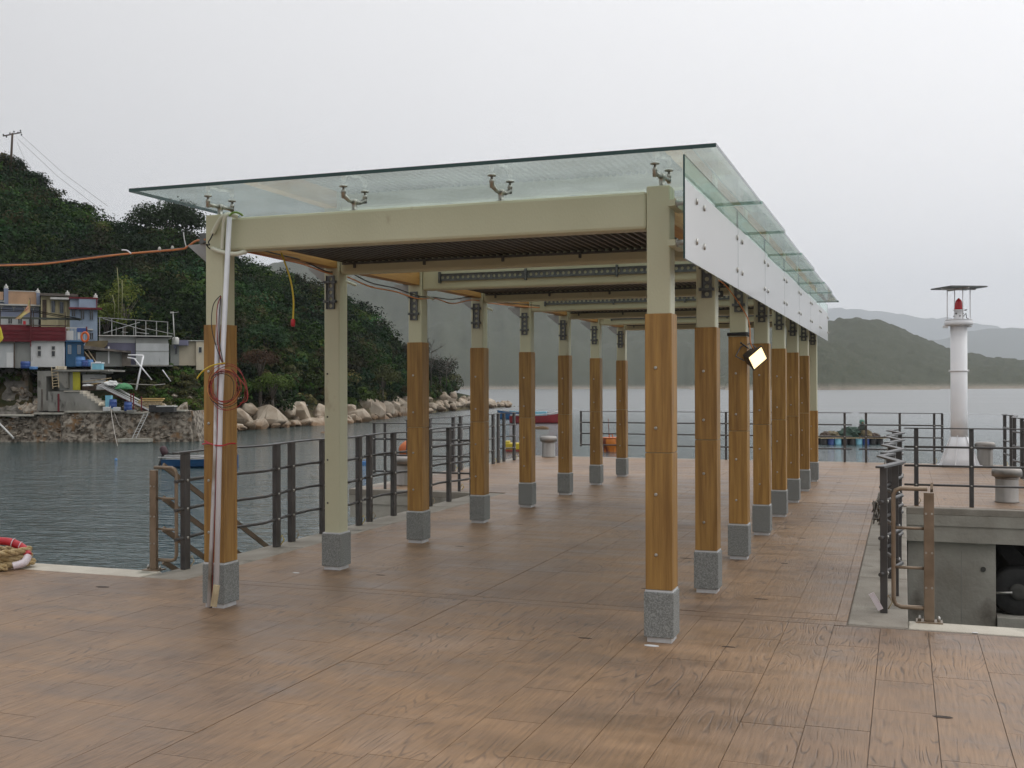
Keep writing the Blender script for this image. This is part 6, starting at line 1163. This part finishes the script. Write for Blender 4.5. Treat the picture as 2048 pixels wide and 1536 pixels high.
# floodlight on the third right column
y3 = CY0+2*SP; t = thing('floodlight', 'lit halogen floodlight strapped to the third right column', 'floodlight', (CXR+.13, y3-.10, 1.98), 0); t.rotation_euler = (rad(-4), rad(-36), rad(42)); t.scale = (.92,)*3
Mx = Matrix.Rotation(rad(14), 4, 'X')
mb = MB(); vs = [(-.10, -.10, -.075), (.10, -.10, -.075), (.10, -.10, .075), (-.10, -.10, .075), (-.06, .04, -.05), (.06, .04, -.05), (.06, .04, .06), (-.06, .04, .06)]; mb.add([Mx @ Vector(v) for v in vs], [(4, 5, 6, 7), (0, 4, 7, 3), (1, 2, 6, 5), (2, 3, 7, 6), (0, 1, 5, 4)]); 
for a, b, c, d in ((-.108, .108, .075, .085), (-.108, .108, -.085, -.075)): mb.box(a, b, -.112, -.092, c, d, Mx)
for a, b in ((-.108, -.098), (.098, .108)): mb.box(a, b, -.112, -.092, -.075, .075, Mx)
ob('housing', mb, lamp_body, t); mb = MB(); mb.box(-.097, .097, -.105, -.100, -.074, .074, Mx); ob('lamp_glass', mb, lamp_glow, t)
mb = MB(); mb.tube([(-.10, -.02, .02), (-.12, .05, .10), (0, .06, .14), (.12, .05, .10), (.10, -.02, .02)], .007, 6); ob('yoke', mb, galv, t); mb = MB(); mb.bar((.03, .0, .09), (.0, .02, .19), .035, .012); ob('handle', mb, rubber, t)
mb = MB()
for z in (2.196, 2.205, 2.214): mb.tube([(a*.098, b*.098, z+R.uniform(-.003, .003)) for a, b in ((-1, -.8), (-.8, -1), (.8, -1), (1, -.8), (1, .8), (.8, 1), (-.8, 1), (-1, .8), (-1, -.8))], .008, 6, cap=False)
tag(ob('cable_wrap', mb, black_w, loc=(CXR, y3, 0)), 'black cable wound round the third right column above its timber', 'cable')
cab('orange_cable', 'orange lead running down to the floodlight', [Vector((-1.72, y3-.1, 2.74)), Vector((-1.62, y3-.14, 2.66)), Vector((-1.43, y3-.12, 2.36)), Vector((-1.40, y3-.14, 2.12)), Vector((-1.37, y3-.1, 2.05))], .006, orange_w)
t = thing('junction_box', 'small black box with a lens clipped under the beam between the nearest right columns', 'box', (-1.70, y3-.13, 2.60)); mb = MB(); mb.box(-.035, .035, -.03, .03, -.03, .03); ob('body', mb, rubber, t, bevel=.004); mb = MB(); mb.lathe([(.014, 0), (.014, .008)], (0, 0, 0), 12, M=Matrix.Translation((0, -.031, 0)) @ Matrix.Rotation(math.pi/2, 4, 'X')); ob('lens', mb, stainless, t); mb = MB(); mb.tube([(0, 0, .03), (.01, .02, .13)], .006, 6); ob('hanger', mb, black_w, t)
# small things on the right rail
p = Vector((-.23, 12.35, 0)); mb = MB()
for k_ in range(16): mb.tube([p+Vector((R.uniform(-.05, .05), R.uniform(-.05, .05), .55+.0*k_))-p]+[Vector((R.uniform(-.10, .06), R.uniform(-.08, .08), R.uniform(.18, .5))) for _ in range(5)]+[Vector((0, 0, .55))], .007, 5)
mb.tube([(0, 0, .5), (.02, .02, .8), (.08, .04, 1.1)], .007, 5); tag(ob('cord_bundle', mb, pale_rope, loc=p), 'tangled pale cord bundle hanging on the right zigzag rail', 'cord')
mb = MB(); mb.box(-.02, .02, -.004, .004, -.07, .07); o = tag(ob('paper_tag', mb, tape_w, loc=(-.20, 8.50, .10)), 'pale pink tag wired to the foot of the nearest right rail post', 'tag'); o.rotation_euler = (.2, -.5, 0)
# litter caught on the boulders
for i, (px, py, D, c, lab) in enumerate(((606, 806, 118, whitewall, 'white litter board among the boulders left of the bare column'), (482, 800, 106, trimw, 'white bent pipe scrap beside the wrapped column on the boulders'), (757, 790, 150, lumber, 'yellow scrap lying above the boulders below the slope'))):
    mb = MB(); mb.box(-.3, .3, -.05, .05, -.2, .3); mb.box(-.1, .5, -.3, .1, -.3, -.2); tag(ob('litter', mb, c, loc=W(px, py, D), rz=YAW+.4), lab, 'litter')
